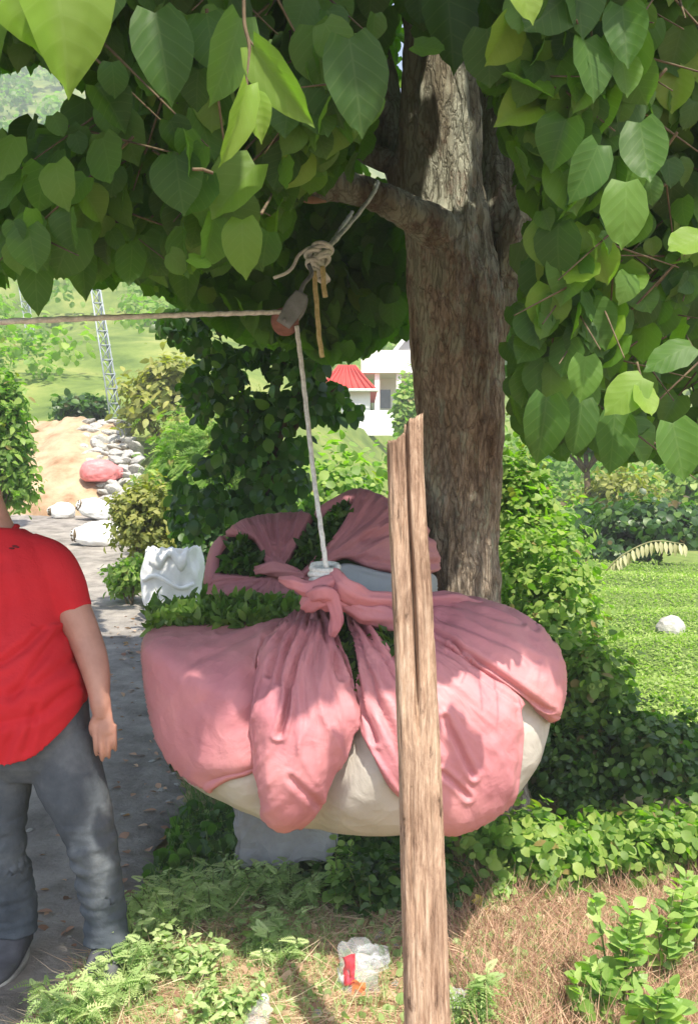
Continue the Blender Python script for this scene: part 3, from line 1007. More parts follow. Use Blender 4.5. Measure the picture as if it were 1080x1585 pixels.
hv = np.repeat(rng.uniform(0, 1, len(p_) // 70), 70) * .7 + rng.random(len(p_)) * .3
o = leaves('hillside_scrub', ROUND, p_, d_, n_, s_, 1, hv, M['bright'])
tag(o, 'far green scrub and trees covering the hillside', 'scrub', kind='stuff')

# ------------------------------------------------------------------ cloth bundles of tea
def pink_cloth(name, stops):
    m, n, b = mat_new(name)
    c = coords(n)
    t = N(n, 'ShaderNodeTexNoise', i_Scale=3.0, i_Detail=7, i_Roughness=.6); n.links.new(c, t.inputs['Vector'])
    r = ramp(n, stops, t.outputs[0])
    n.links.new(r.outputs[0], b.inputs['Base Color'])
    b.inputs['Roughness'].default_value = .55
    b.inputs['Specular IOR Level'].default_value = .3
    t2 = N(n, 'ShaderNodeTexNoise', i_Scale=11.0, i_Detail=6, i_Roughness=.55, i_Distortion=.6); n.links.new(c, t2.inputs['Vector'])
    wv = N(n, 'ShaderNodeTexNoise', i_Scale=420.0, i_Detail=1); n.links.new(c, wv.inputs['Vector'])
    ad = N(n, 'ShaderNodeMath', operation='MULTIPLY_ADD', i_1=.04); n.links.new(wv.outputs[0], ad.inputs[0]); n.links.new(t2.outputs[0], ad.inputs[2])
    bp = N(n, 'ShaderNodeBump', i_Strength=.35, i_Distance=.02); n.links.new(ad.outputs[0], bp.inputs['Height'])
    uv = N(n, 'ShaderNodeUVMap'); um = N(n, 'ShaderNodeMapping'); um.inputs['Scale'].default_value = (9, .7, 1); n.links.new(uv.outputs[0], um.inputs[0])
    fn = N(n, 'ShaderNodeTexNoise', i_Scale=1.0, i_Detail=5, i_Roughness=.6, i_Distortion=.5); n.links.new(um.outputs[0], fn.inputs['Vector'])
    fr = ramp(n, [(.3, (0, 0, 0)), (.45, (.75, .75, .75)), (.7, (1, 1, 1))], fn.outputs[0])
    us = N(n, 'ShaderNodeSeparateXYZ'); n.links.new(uv.outputs[0], us.inputs[0])
    ur = N(n, 'ShaderNodeMapRange'); ur.inputs['From Min'].default_value = .3; ur.inputs['From Max'].default_value = 1.9; ur.inputs['To Min'].default_value = 1.0; ur.inputs['To Max'].default_value = .06
    n.links.new(us.outputs[1], ur.inputs[0])
    um2 = N(n, 'ShaderNodeMath', operation='MULTIPLY'); n.links.new(fr.outputs[0], um2.inputs[0]); n.links.new(ur.outputs[0], um2.inputs[1])
    b2 = N(n, 'ShaderNodeBump', i_Strength=.5, i_Distance=.016); n.links.new(um2.outputs[0], b2.inputs['Height']); n.links.new(bp.outputs[0], b2.inputs['Normal'])
    n.links.new(b2.outputs[0], b.inputs['Normal'])
    cd = N(n, 'ShaderNodeTexNoise', i_Scale=6.0, i_Detail=3); n.links.new(c, cd.inputs['Vector'])
    cm = N(n, 'ShaderNodeMix', data_type='VECTOR'); cm.inputs['Factor'].default_value = .12; n.links.new(c, cm.inputs[4]); n.links.new(cd.outputs[1], cm.inputs[5])
    cv = N(n, 'ShaderNodeTexVoronoi', feature='F1', i_Scale=13.0); n.links.new(cm.outputs[1], cv.inputs['Vector'])
    b3 = N(n, 'ShaderNodeBump', i_Strength=.28, i_Distance=.02); n.links.new(cv.outputs['Distance'], b3.inputs['Height']); n.links.new(b2.outputs[0], b3.inputs['Normal']); n.links.new(b3.outputs[0], b.inputs['Normal'])
    tr = N(n, 'ShaderNodeBsdfTranslucent'); n.links.new(r.outputs[0], tr.inputs['Color'])
    ms = N(n, 'ShaderNodeMixShader'); ms.inputs[0].default_value = .15
    n.links.new(b.outputs[0], ms.inputs[1]); n.links.new(tr.outputs[0], ms.inputs[2])
    n.links.new(ms.outputs[0], n.nodes['Material Output'].inputs['Surface'])
    return m


M['pink'] = pink_cloth('pink_cloth', [(.3, (.50, .19, .225)), (.5, (.60, .25, .27)), (.7, (.68, .31, .315))])
M['pink_worn'] = pink_cloth('worn_pink_cloth', [(.3, (.42, .17, .20)), (.52, (.52, .22, .245)), (.72, (.60, .28, .285))])
M['cream'] = pink_cloth('cream_cloth', [(.3, (.46, .43, .37)), (.6, (.58, .55, .49))])
M['greycloth'] = pink_cloth('grey_cloth', [(.3, (.30, .33, .37)), (.6, (.40, .43, .46))])
M['rope'] = noisy('rope', [(.35, (.54, .54, .51)), (.65, (.77, .77, .73))], 60, 3, .85, bump=.6, bscale=160, bdist=.004)
M['yellow_rope'] = noisy('yellow_rope', [(.35, (.45, .36, .16)), (.65, (.62, .52, .27))], 60, 3, .85, bump=.6, bscale=160, bdist=.004)


class Body:
    """closed lump whose front silhouette follows an outline; d0 depth of the outline plane"""
    def __init__(s, outline, cpx, d0, df, db, pw=2.4):
        s.d0, s.df, s.db, s.pw, s.c = d0, df, db, pw, cpx
        s.C = np.array(P(cpx[0], cpx[1], d0))
        k = d0 / FPX
        o = np.array([((a - cpx[0]) * k, -(b - cpx[1]) * k) for a, b in outline])
        pts = []
        for i in range(len(o)):
            a, b = o[i], o[(i + 1) % len(o)]
            for t in np.linspace(0, 1, 12, endpoint=False): pts.append(a + (b - a) * t)
        pts = np.array(pts)
        th = np.arctan2(pts[:, 1], pts[:, 0]); r = np.hypot(pts[:, 0], pts[:, 1])
        g = np.linspace(-math.pi, math.pi, 361)
        od = np.argsort(th)
        rr = np.interp(g, np.concatenate([th[od] - 2 * math.pi, th[od], th[od] + 2 * math.pi]), np.tile(r[od], 3))
        ker = np.hanning(11); ker /= ker.sum()
        rr = np.convolve(np.concatenate([rr[-21:-1], rr, rr[1:21]]), ker, 'same')[20:-20]
        s.g, s.rr = g, rr
        s.grooves = []

    def dent(s, px, py):
        px = np.asarray(px, float); o = np.zeros(px.shape)
        q = np.stack([px.ravel(), np.asarray(py, float).ravel()], 1)
        for line, dep, wid in s.grooves:
            o += (dep * np.exp(-(seg_dist(q, line) / wid) ** 2)).reshape(px.shape)
        return o

    def rad(s, th):
        return np.interp((th + math.pi) % (2 * math.pi) - math.pi, s.g, s.rr)

    def front(s, px, py):
        px = np.asarray(px, float); py = np.asarray(py, float)
        d = np.full(px.shape, s.d0)
        for _ in range(10):
            Xl = (px - 540) / FPX * d - s.C[0]; Zl = CAMZ - (py - 792.5) / FPX * d - s.C[2]
            th = np.arctan2(Zl, Xl); q = np.hypot(Xl, Zl) / s.rad(th)
            d = .5 * d + .5 * (s.d0 - s.df * np.maximum(0, 1 - np.minimum(q, 1) ** s.pw) ** .5)
        over = q > 1                    # cloth that reaches past the silhouette wraps round the back
        q2 = np.where(over, np.maximum(2 - q, .3), q)
        y = np.where(over, s.db * (1 - np.minimum(q2, 1) ** s.pw) ** .5, d - s.d0 + s.dent(px, py) * np.clip((1 - q2) * 6, 0, 1))
        r = q2 * s.rad(th)
        return np.stack([s.C[0] + r * np.cos(th), s.C[1] + y, s.C[2] + r * np.sin(th)], -1)

    def normal(s, px, py):
        px = np.asarray(px, float); py = np.asarray(py, float)
        e = 3.0
        a = s.front(px + e, py) - s.front(px - e, py); b = s.front(px, py + e) - s.front(px, py - e)
        n = np.cross(b, a); n /= np.maximum(np.linalg.norm(n, axis=-1, keepdims=True), 1e-9)
        o = s.front(px, py) - s.C
        return np.where((n * o).sum(-1, keepdims=True) < 0, -n, n)

    def mesh(s, name, mat, parent, inset=0.0, disp=None):
        nu, ns = 150, 40
        V, F = [], []
        for j in range(2 * ns):
            if j < ns: q = math.sin((j / (ns - 1)) * math.pi / 2); sg, D = -1, s.df
            else: q = math.sin((1 - (j - ns + 1) / ns) * math.pi / 2); sg, D = 1, s.db
            for i in range(nu):
                th = 2 * math.pi * i / nu - math.pi
                r = s.rad(np.array(th)) - inset
                y = sg * max(D - inset, .01) * math.sqrt(max(0, 1 - q ** s.pw))
                V.append(Vector((s.C[0] + q * r * math.cos(th), s.C[1] + y, s.C[2] + q * r * math.sin(th))))
        for j in range(2 * ns - 1):
            for i in range(nu):
                i2 = (i + 1) % nu
                F.append((j * nu + i, j * nu + i2, (j + 1) * nu + i2, (j + 1) * nu + i))
        for i in range(ns * nu):
            v = V[i]; u_, w_ = 540 + v.x / v.y * FPX, 792.5 - (v.z - CAMZ) / v.y * FPX
            q = np.hypot(v.x - s.C[0], v.z - s.C[2]) / s.rad(np.arctan2(v.z - s.C[2], v.x - s.C[0]))
            v.y += float(s.dent(np.array([u_]), np.array([w_]))[0]) * float(np.clip((1 - q) * 6, 0, 1)) if s.grooves else 0
        if disp:
            V = [v + (v - Vector(s.C)).normalized() * disp(v) for v in V]
        me = bpy.data.meshes.new(name); me.from_pydata([tuple(v) for v in V], [], F)
        return link(name, me, mat, parent)


def seg_dist(p, poly, closed=False):
    p = np.asarray(p, float); best = np.full(len(p), 1e9)
    n = len(poly)
    for i in range(n if closed else n - 1):
        a = np.array(poly[i], float); b = np.array(poly[(i + 1) % n], float)
        ab = b - a; L = (ab ** 2).sum() or 1e-9
        t = np.clip(((p - a) @ ab) / L, 0, 1)
        best = np.minimum(best, np.hypot(*(p - (a + t[:, None] * ab)).T))
    return best


def patch(name, body, poly, mat, parent, h=.02, edge=30, K=None, amp=.008, kL=160, freq=22, creases=(), step=2.9, thick=.0025, smooth_poly=True, wr=.004, base=.004, seed=0, label=None):
    """a sheet of cloth lying on the body: outline, billow height h, folds radiating from K, crease lines"""
    if smooth_poly:
        q = spline(list(poly) + [poly[0]], len(poly) * 10)[:-1]
    else:
        q = np.array(poly, float)
    # resample
    dd = np.hypot(*np.diff(np.vstack([q, q[:1]]), axis=0).T); L = np.concatenate([[0], np.cumsum(dd)])
    m = int(L[-1] / step)
    tt = np.linspace(0, L[-1], m, endpoint=False)
    qc = np.vstack([q, q[:1]])
    b = np.stack([np.interp(tt, L, qc[:, 0]), np.interp(tt, L, qc[:, 1])], 1)
    gx_, gy_ = np.meshgrid(np.arange(b[:, 0].min(), b[:, 0].max(), step), np.arange(b[:, 1].min(), b[:, 1].max(), step * .87))
    gx_ = gx_ + (np.arange(gx_.shape[0]) % 2)[:, None] * step / 2
    g = np.stack([gx_.ravel(), gy_.ravel()], 1)
    g = g[in_poly(g[:, 0], g[:, 1], [tuple(x) for x in b])]
    g = g[seg_dist(g, b, True) > step * .55]
    pts = np.vstack([b, g])
    r = delaunay_2d_cdt([Vector(p) for p in pts], [(i, (i + 1) % m) for i in range(m)], [list(range(m))], 1, 1e-5)
    pv = np.array([list(v) for v in r[0]])
    fs = [list(f) for f in r[2]]
    ed = seg_dist(pv, b, True)
    bump_ = base + h * np.sqrt(np.clip(ed / edge, 0, 1) * (2 - np.clip(ed / edge, 0, 1)))
    if K is not None:
        for kk in ([K] if not isinstance(K[0], (tuple, list)) else K):
            ph = np.arctan2(pv[:, 1] - kk[1], pv[:, 0] - kk[0]); rho = np.hypot(pv[:, 0] - kk[0], pv[:, 1] - kk[1])
            w = np.zeros(len(pv))
            for f, a, o in ((freq, .8, .3), (freq * 2.3, .55, 1.9), (freq * .55, .9, 4.1), (freq * 4.1, .25, 2.2)):
                u = ph + .10 * np.sin(rho / 60 + o + seed)
                w += a * (1 - np.abs(np.sin(u * f / 2 + o + seed)) ** .6 * 2)
            bump_ = bump_ + amp * w * np.exp(-rho / kL) * np.clip(rho / 25, .25, 1) * np.clip(ed / 8, .3, 1)
    for line, dep, wid in creases:
        dl = seg_dist(pv, line)
        bump_ = bump_ - dep * np.exp(-(dl / wid) ** 2) + dep * .45 * np.exp(-((dl - wid * 2.1) / (wid * 1.2)) ** 2)
    bump_ = bump_ + .0045 * np.exp(-((ed - 5) / 3.2) ** 2) - .003 * np.exp(-((ed - 12) / 3.0) ** 2)
    if wr:
        bump_ = bump_ + np.array([wr * nz((a / 46, c / 62, seed), 1) + wr * .5 * nz((a / 17, c / 25, seed + 3), 1) for a, c in pv])
    co = body.front(pv[:, 0], pv[:, 1]); no = body.normal(pv[:, 0], pv[:, 1])
    co = co + no * bump_[:, None]
    me = bpy.data.meshes.new(name)
    me.from_pydata(co.tolist(), [], fs)
    if K is not None:
        kk = K if not isinstance(K[0], (tuple, list)) else K[0]
        ang = np.arctan2(pv[:, 0] - kk[0], pv[:, 1] - kk[1]); rho = np.hypot(pv[:, 0] - kk[0], pv[:, 1] - kk[1])
        ly = me.uv_layers.new(name='UVMap')
        li = np.zeros(len(me.loops), np.int32); me.loops.foreach_get('vertex_index', li)
        ly.data.foreach_set('uv', np.stack([ang[li] * 3 + seed, rho[li] / 120], 1).astype(np.float32).ravel())
    bm = bmesh.new(); bm.from_mesh(me)
    bmesh.ops.recalc_face_normals(bm, faces=bm.faces)
    c = sum((f.normal.y for f in bm.faces))
    if c > 0: bmesh.ops.reverse_faces(bm, faces=bm.faces)
    bm.to_mesh(me); bm.free()
    o = link(name, me, mat, parent)
    sm = o.modifiers.new('thick', 'SOLIDIFY'); sm.thickness = thick; sm.offset = -1
    if label: o['label'] = label
    return o


def tea_heap(name, pts, r, n, size, parent, mat='tea_leaf', up=.5, var=(0, 1)):
    """cut tea shoots scattered through small lumps at pts"""
    pts = np.array([list(p) for p in pts])
    w = rng.integers(0, len(pts), n)
    d = rng.normal(size=(n, 3)); d /= np.linalg.norm(d, axis=1, keepdims=True)
    p = pts[w] + d * r * rng.random(n)[:, None] ** .4
    nn = rng.normal(size=(n, 3)); nn[:, 2] += up; nn[:, 1] -= .5
    t = rng.normal(size=(n, 3)); t[:, 2] += .35
    return leaves(name, TEA, p, t, nn, size * rng.uniform(.7, 1.3, n), 1.15, rng.uniform(var[0], var[1], n), M[mat], parent)


# ---- front bundle
D0 = 3.36
OUT = [(224, 976), (226, 1040), (236, 1100), (254, 1158), (284, 1195), (320, 1218), (370, 1243), (420, 1262), (480, 1275), (560, 1281), (640, 1282), (715, 1278), (765, 1258), (802, 1222), (836, 1170), (853, 1115), (862, 1045), (853, 1008), (826, 978), (790, 955), (740, 938), (640, 930), (560, 934), (510, 950), (440, 960), (370, 972), (300, 974)]
FB = Body(OUT, (540, 1100), D0, .52, .5)
FB.grooves = [([(515, 950), (545, 1050), (553, 1112), (530, 1180), (497, 1245), (490, 1275)], .085, 30), ([(405, 1000), (394, 1060), (391, 1130), (397, 1190), (408, 1240)], .035, 20), ([(655, 980), (722, 1032), (790, 1075), (845, 1112)], .03, 22), ([(812, 1100), (808, 1150), (800, 1200)], .02, 16), ([(618, 1030), (640, 1150), (650, 1280)], .05, 30), ([(320, 1205), (390, 1193)], .015, 10)]
fb = empty('tea_bundle', P(540, 1282, D0))
tag(fb, 'big pink cloth bundle with cream base tied by rope and filled with tea leaves', 'bundle', 'pink cloth bundles of tea leaves')
FB.mesh('base_cloth', M['cream'], fb, .012, lambda v: .007 * noise.noise(v * 5) + .004 * noise.noise(v * 14))
K1, K2 = (503, 925), (536, 925)
cr_l = [([(392, 1005), (398, 1060), (394, 1130), (393, 1190)], .010, 7)]
patch('cloth_panel', FB, [(214, 970), (262, 972), (310, 971), (355, 965), (405, 955), (450, 944), (485, 930), (490, 970), (462, 1060), (430, 1150), (400, 1196), (354, 1209), (314, 1226), (262, 1222), (232, 1174), (216, 1108), (214, 1045)], M['pink'], fb, h=.014, edge=16, K=K1, amp=.007, kL=120, freq=26, creases=[([(412, 1000), (430, 975), (462, 950)], .012, 5), ([(300, 1030), (345, 1012), (395, 985)], .006, 6), ([(340, 985), (390, 972), (440, 955)], .010, 3.5), ([(425, 990), (408, 1010), (398, 1040)], .012, 3.5)], wr=.006)
patch('cloth_fold', FB, [(399, 1020), (417, 990), (446, 962), (478, 938), (497, 926), (512, 944), (523, 985), (537, 1030), (549, 1075), (554, 1108), (546, 1145), (531, 1182), (512, 1220), (494, 1250), (472, 1271), (440, 1279), (414, 1266), (402, 1234), (396, 1190), (391, 1120), (394, 1060)], M['pink'], fb, h=.062, edge=46, K=K1, amp=.015, kL=240, freq=34, creases=[([(486, 955), (470, 1015), (452, 1075), (440, 1130)], .022, 3.4), ([(494, 955), (499, 1010), (514, 1065)], .018, 3.2), ([(476, 950), (442, 1000), (424, 1060)], .016, 3.4), ([(502, 960), (516, 1010), (534, 1060)], .014, 3), ([(481, 955), (455, 1010), (436, 1075)], .012, 3), ([(548, 1112), (534, 1150), (520, 1180)], .014, 4), ([(455, 1190), (470, 1215), (480, 1240)], .008, 4)], wr=.005, seed=2)
patch('cloth_fold', FB, [(530, 936), (545, 932), (562, 950), (580, 976), (616, 1026), (655, 1080), (668, 1170), (660, 1262), (640, 1256), (604, 1222), (578, 1172), (556, 1116), (556, 1040), (545, 985)], M['pink'], fb, h=.036, edge=30, K=K2, amp=.015, kL=260, freq=40, creases=[([(545, 960), (575, 1040), (600, 1130), (632, 1230)], .020, 3.4), ([(552, 955), (600, 1040), (640, 1120)], .016, 3.2), ([(548, 980), (564, 1060), (584, 1150)], .014, 3)], wr=.005, seed=5)
patch('cloth_panel', FB, [(640, 990), (672, 985), (720, 1018), (785, 1062), (812, 1090), (803, 1105), (808, 1142), (803, 1190), (792, 1232), (772, 1268), (740, 1290), (700, 1296), (655, 1292), (640, 1200), (632, 1090)], M['pink'], fb, h=.030, edge=34, K=(590, 950), amp=.008, kL=190, freq=30, creases=[([(686, 1110), (704, 1150), (724, 1192)], .014, 4), ([(684, 1190), (700, 1206), (716, 1224)], .013, 3.5), ([(690, 1020), (740, 1060), (790, 1092)], .010, 3.5)], wr=.007, seed=8)
patch('cloth_panel', FB, [(600, 934), (640, 922), (700, 922), (750, 928), (800, 946), (840, 972), (868, 1004), (876, 1045), (872, 1088), (856, 1120), (834, 1108), (815, 1085), (780, 1066), (722, 1032), (676, 1000), (640, 985), (610, 965)], M['pink'], fb, h=.034, edge=22, K=(560, 935), amp=.010, kL=170, freq=34, creases=[([(640, 975), (672, 988), (705, 1006), (724, 1034)], .016, 3.2), ([(660, 950), (720, 958), (800, 978)], .010, 3.5), ([(700, 1005), (760, 1040), (838, 1092)], .014, 3.2), ([(680, 968), (760, 1000), (820, 1030)], .009, 4), ([(720, 940), (780, 958), (820, 985)], .009, 3.5)], wr=.006, seed=11)
M['teadark'] = noisy('packed_tea', [(.3, (.012, .025, .008)), (.6, (.03, .055, .015)), (.8, (.06, .09, .03))], 30, 8, .9, bump=.8, bscale=60)
patch('packed_tea', FB, [(505, 932), (532, 932), (548, 985), (562, 1112), (548, 1118), (528, 1030)], M['teadark'], fb, h=.004, edge=10, wr=.004)  # packed tea sheet, shade of the gap put into its dark colour
patch('packed_tea', FB, [(548, 940), (620, 950), (650, 1000), (640, 1060), (600, 1010)], M['teadark'], fb, h=.004, edge=10, wr=.004)
# tea in the inner pockets, their shade put into the dark leaf colour
tea_heap('tea_leaves', [FB.front(np.array(x), np.array(y)) for x, y in ((522, 960), (525, 990), (532, 1020), (540, 1050), (548, 1080), (518, 940), (535, 985))], .022, 260, .045, fb, var=(0, .5))
tea_heap('tea_leaves', [FB.front(np.array(x), np.array(y)) for x, y in ((585, 965), (592, 985), (605, 1000), (612, 1015), (570, 955))], .02, 140, .04, fb, var=(0, .25))
tea_heap('tea_leaves', [P(x, y, dd) for x in range(246, 500, 16) for y, dd in ((966, 3.34), (958, 3.46), (948, 3.60))] + [P(x, 942 + 6 * (x > 440), 3.55) for x in range(300, 480, 15)], .045, 2100, .05, fb, var=(.2, 1), up=.2)
# knot and twisted corners
def twist(name, pts, rad, mat, parent, seed=0, seg=18, kv=.7):
    return MB().tube(pts, rad, seg, len(pts) * 9, lambda t, a, p: .16 * max(rad) * math.sin(a * 5 + t * 9 + seed) + .25 * max(rad) * nz(p, 22, seed), (1, kv)).build(name, mat, parent)


kd = 3.02
twist('tied_corner', [P(432, 896, kd + .05), P(455, 903, kd), P(480, 911, kd - .02), P(508, 905, kd - .03), P(530, 897, kd)], [.006, .022, .024, .026, .016], M['pink'], fb, 1)
twist('tied_corner', [P(480, 922, kd - .02), P(497, 918, kd - .06), P(512, 925, kd - .05), P(518, 944, kd - .05), P(520, 965, kd - .04), P(514, 985, kd - .03)], [.02, .026, .024, .017, .02, .008], M['pink'], fb, 3)
twist('tied_corner', [P(515, 885, kd), P(530, 905, kd - .04), P(552, 922, kd - .02), P(585, 930, kd + .02), P(640, 932, kd + .1), P(700, 932, kd + .2), P(748, 940, kd + .28)], [.012, .03, .036, .032, .034, .036, .015], M['pink'], fb, 5)
twist('tied_corner', [P(525, 930, kd - .02), P(560, 948, kd + .0), P(595, 955, kd + .02), P(625, 968, kd + .02), P(640, 990, kd)], [.02, .03, .036, .03, .02], M['pink_worn'], fb, 9)
twist('tied_corner', [P(470, 940, kd + .02), P(492, 928, kd - .02), P(512, 930, kd - .03), P(540, 940, kd)], [.02, .034, .034, .02], M['pink'], fb, 7)
kn = MB()
for i in range(5):
    ang = np.linspace(0, 2 * math.pi, 17)
    yy0 = 878 + i * 6.5
    kn.tube([P(503 + 20 * math.cos(a) + 3 * math.sin(i * 2), yy0 + 4 * math.sin(a + i) + (4 if math.sin(a) > 0 else -3) * .5, kd + .03 + .04 * -math.sin(a)) for a in ang], .010, 7, 50, cap=False)
kn.ell(P(503, 895, kd + .035), (.034, .034, .04))
kn.build('rope_knot', M['rope'], fb)

# ---- rear bundle
RD = 4.02
ROUT = [(320, 905), (322, 880), (330, 850), (350, 826), (385, 806), (440, 800), (490, 796), (515, 778), (550, 764), (590, 776), (640, 800), (668, 850), (672, 930), (655, 1040), (600, 1120), (500, 1150), (400, 1120), (345, 1030), (324, 950)]
RB = Body(ROUT, (495, 935), RD, .30, .30, 2.2)
rb = empty('tea_bundle', P(495, 1150, RD))
tag(rb, 'smaller open pink bundle behind the big one with dark tea showing through its gaps', 'bundle', 'pink cloth bundles of tea leaves')
RB.mesh('packed_tea', M['teadark'], rb, .015, lambda v: .02 * noise.noise(v * 12))
KR = (432, 882)
patch('cloth_band', RB, [(321, 905), (326, 884), (345, 887), (375, 889), (410, 892), (440, 886), (475, 892), (512, 900), (520, 940), (440, 950), (330, 955), (321, 930)], M['pink_worn'], rb, h=.03, edge=14, K=KR, amp=.012, kL=110, freq=24, wr=.01, seed=3)
patch('cloth_flap', RB, [(346, 832), (385, 808), (430, 801), (483, 801), (470, 830), (455, 858), (446, 880), (428, 886), (414, 878), (404, 856), (392, 838), (368, 833)], M['pink_worn'], rb, h=.035, edge=14, K=KR, amp=.014, kL=90, freq=30, wr=.006, seed=6)
patch('cloth_rim', RB, [(320, 905), (328, 858), (346, 832), (354, 842), (343, 862), (340, 890), (334, 908)], M['pink_worn'], rb, h=.02, edge=7, wr=.004, seed=2)
patch('cloth_flap', RB, [(552, 763), (592, 776), (642, 800), (669, 850), (672, 885), (620, 888), (575, 882), (535, 866), (505, 878), (475, 893), (454, 897), (478, 872), (510, 840), (533, 806)], M['pink_worn'], rb, h=.04, edge=18, K=(470, 893), amp=.013, kL=170, freq=26, creases=[([(560, 840), (610, 830), (660, 832)], .012, 5), ([(545, 868), (600, 875), (660, 872)], .012, 5)], wr=.008, seed=9)
patch('cloth_rim', RB, [(486, 797), (520, 775), (551, 761), (560, 772), (549, 780), (518, 789), (495, 806)], M['pink_worn'], rb, h=.02, edge=6, wr=.003, seed=4)
patch('grey_panel', RB, [(512, 880), (540, 872), (600, 886), (668, 888), (672, 935), (600, 945), (530, 935), (508, 905)], M['greycloth'], rb, h=.012, edge=14, wr=.006, seed=5)
twist('tied_corner', [P(395, 884, 3.72), P(420, 880, 3.69), P(440, 884, 3.68), P(470, 892, 3.7)], [.012, .028, .03, .012], M['pink_worn'], rb, 2)
tea_heap('tea_leaves', [RB.front(np.array(x), np.array(y)) for x, y in ((365, 860), (382, 870), (390, 882), (358, 878), (375, 845), (398, 872), (490, 830), (505, 815), (470, 855), (485, 860), (520, 800), (535, 790), (455, 885), (500, 845), (475, 840))], .03, 650, .05, rb, 'dark', var=(.1, .9))

# ---- grey concrete block on the ground below
M['concrete'] = noisy('concrete', [(.3, (.26, .25, .25)), (.6, (.37, .36, .36)), (.8, (.45, .44, .43))], 5, 8, .9, bump=.4, bscale=40, bdist=.01)
def block():
    bm = bmesh.new()
    d1 = 3.86
    pts = [P(366, 1352, d1), P(506, 1338, d1), P(520, 1270, d1 + .02), P(455, 1228, d1 + .05), P(358, 1240, d1 + .05)]
    f = [bm.verts.new(p) for p in pts]; bk = [bm.verts.new(p + Vector((.03, .42, 0))) for p in pts]
    bm.faces.new(f); bm.faces.new(bk[::-1])
    for i in range(5): bm.faces.new((f[i], bk[i], bk[(i + 1) % 5], f[(i + 1) % 5]))
    bmesh.ops.bevel(bm, geom=bm.edges[:], offset=.018, segments=2, affect='EDGES')
    bmesh.ops.triangulate(bm, faces=bm.faces)
    bmesh.ops.subdivide_edges(bm, edges=bm.edges[:], cuts=7, use_grid_fill=True)
    bmesh.ops.recalc_face_normals(bm, faces=bm.faces)
    for v in bm.verts: v.co += Vector((nz(v.co, 9), nz(v.co, 9, 3), nz(v.co, 9, 6))) * .035 + Vector((nz(v.co, 26), nz(v.co, 26, 3), nz(v.co, 26, 6))) * .012
    me = bpy.data.meshes.new('concrete_block'); bm.to_mesh(me); bm.free()
    tag(link('concrete_block', me, M['concrete'], smooth=False), 'grey rough block on the ground under the hanging bundle', 'block')
block()

# ------------------------------------------------------------------ ropes, pulley
def rope(name, pts, r, mat, label=None, cat='rope', parent=None, group=None):
    L = sum((Vector(pts[i + 1]) - Vector(pts[i])).length for i in range(len(pts) - 1))
    tw = L / (r * 9) * 2 * math.pi
    o = MB().tube(pts, r, 10, max(12, int(L / (r * 1.2))), lambda t, a, p: r * .14 * math.sin(3 * a + t * tw)).build(name, mat, parent)
    if label: tag(o, label, cat, group)
    return o


rd = 3.08
rope('hauling_rope', [P(459, 505, 3.3), P(466, 560, 3.27), P(475, 640, 3.22), P(486, 740, 3.14), P(497, 820, 3.06), P(505, 880, 3.02)], .0078, M['rope'], 'pale rope running from the pulley down to the bundle knot', 'rope')
rope('cable', [P(440, 483, 3.32), P(330, 486, 3.1), P(180, 491, 2.85), P(0, 498, 2.6), P(-300, 506, 2.25)], .0082, M['rope'], 'taut pale rope stretching left from the pulley across the view', 'rope')
pl = empty('pulley', P(450, 485, 3.32)); tag(pl, 'weathered grey and rusty pulley hanging from the tied rope', 'pulley')
M['rust'] = noisy('rusty_iron', [(.3, (.16, .075, .06)), (.6, (.26, .13, .10)), (.8, (.34, .2, .16))], 30, 6, .85, bump=.5, bscale=60, bdist=.004)
M['greyiron'] = noisy('grey_iron', [(.3, (.13, .145, .15)), (.7, (.22, .24, .25))], 25, 5, .6, bump=.4, bscale=60, bdist=.004)
rot = Matrix.Rotation(R(20), 3, 'Y')
for yy0 in (-.022, .022):
    c = P(452, 480, 3.32) + Vector((0, yy0, 0))
    mb = MB(); mb.tube([c + Vector((.035, 0, .055)), c + Vector((.012, 0, .01)), c + Vector((-.03, 0, -.055))], [.022, .034, .026], 16, 14, None, (1, .16)); mb.build('cheek', M['greyiron'], pl)
c = P(441, 498, 3.32)
wheel = MB()
wheel.tube([c + Vector((0, y, 0)) for y in (-.017, -.012, 0, .012, .017)], [.046, .046, .030, .046, .046], 28, 15)
wheel.build('wheel', M['rust'], pl)
wheel = MB(); wheel.tube([c + Vector((0, y, 0)) for y in (-.04, .04)], .008, 8, 2); wheel.build('axle', M['greyiron'], pl)
MB().tube([P(462, 462, 3.32), P(470, 440, 3.34), P(482, 425, 3.36), P(478, 410, 3.38)], .008, 8).build('hook', M['greyiron'], pl)
bd = 3.96
rn = empty('branch_rope', P(490, 400, 3.5)); tag(rn, 'grey rope looped over the cut branch with a bunched knot above the pulley', 'rope')
rope('loop', [P(560, 318, bd + .1), P(582, 288, bd - .02), P(583, 283, bd - .06), P(578, 298, bd - .13), P(555, 330, bd - .22), P(525, 365, bd - .36), P(502, 390, bd - .46)], .0085, M['rope'], parent=rn)
rope('loop', [P(545, 328, bd - .02), P(528, 352, bd - .2), P(512, 378, bd - .36), P(500, 395, bd - .46)], .007, M['rope'], parent=rn)
rope('loop', [P(543, 335, bd + .0), P(520, 365, bd - .2), P(495, 400, bd - .44)], .007, M['rope'], parent=rn)
rope('tail', [P(492, 385, 3.48), P(478, 384, 3.46), P(462, 396, 3.45), P(452, 415, 3.44), P(440, 424, 3.44), P(424, 430, 3.46)], .006, M['rope'], parent=rn)
kn = MB()
for i in range(9):
    c = P(494 + random.uniform(-8, 6), 385 + i * 5.2, 3.48)
    tl = random.uniform(-.6, .6)
    kn.tube([c + Vector((.034 * math.cos(a) * (1 - .03 * i), -.034 * math.sin(a), .012 * math.sin(a + tl * 3) + .034 * tl * math.cos(a))) for a in np.linspace(0, 6.283, 15)], .0085, 6, 40, cap=False)
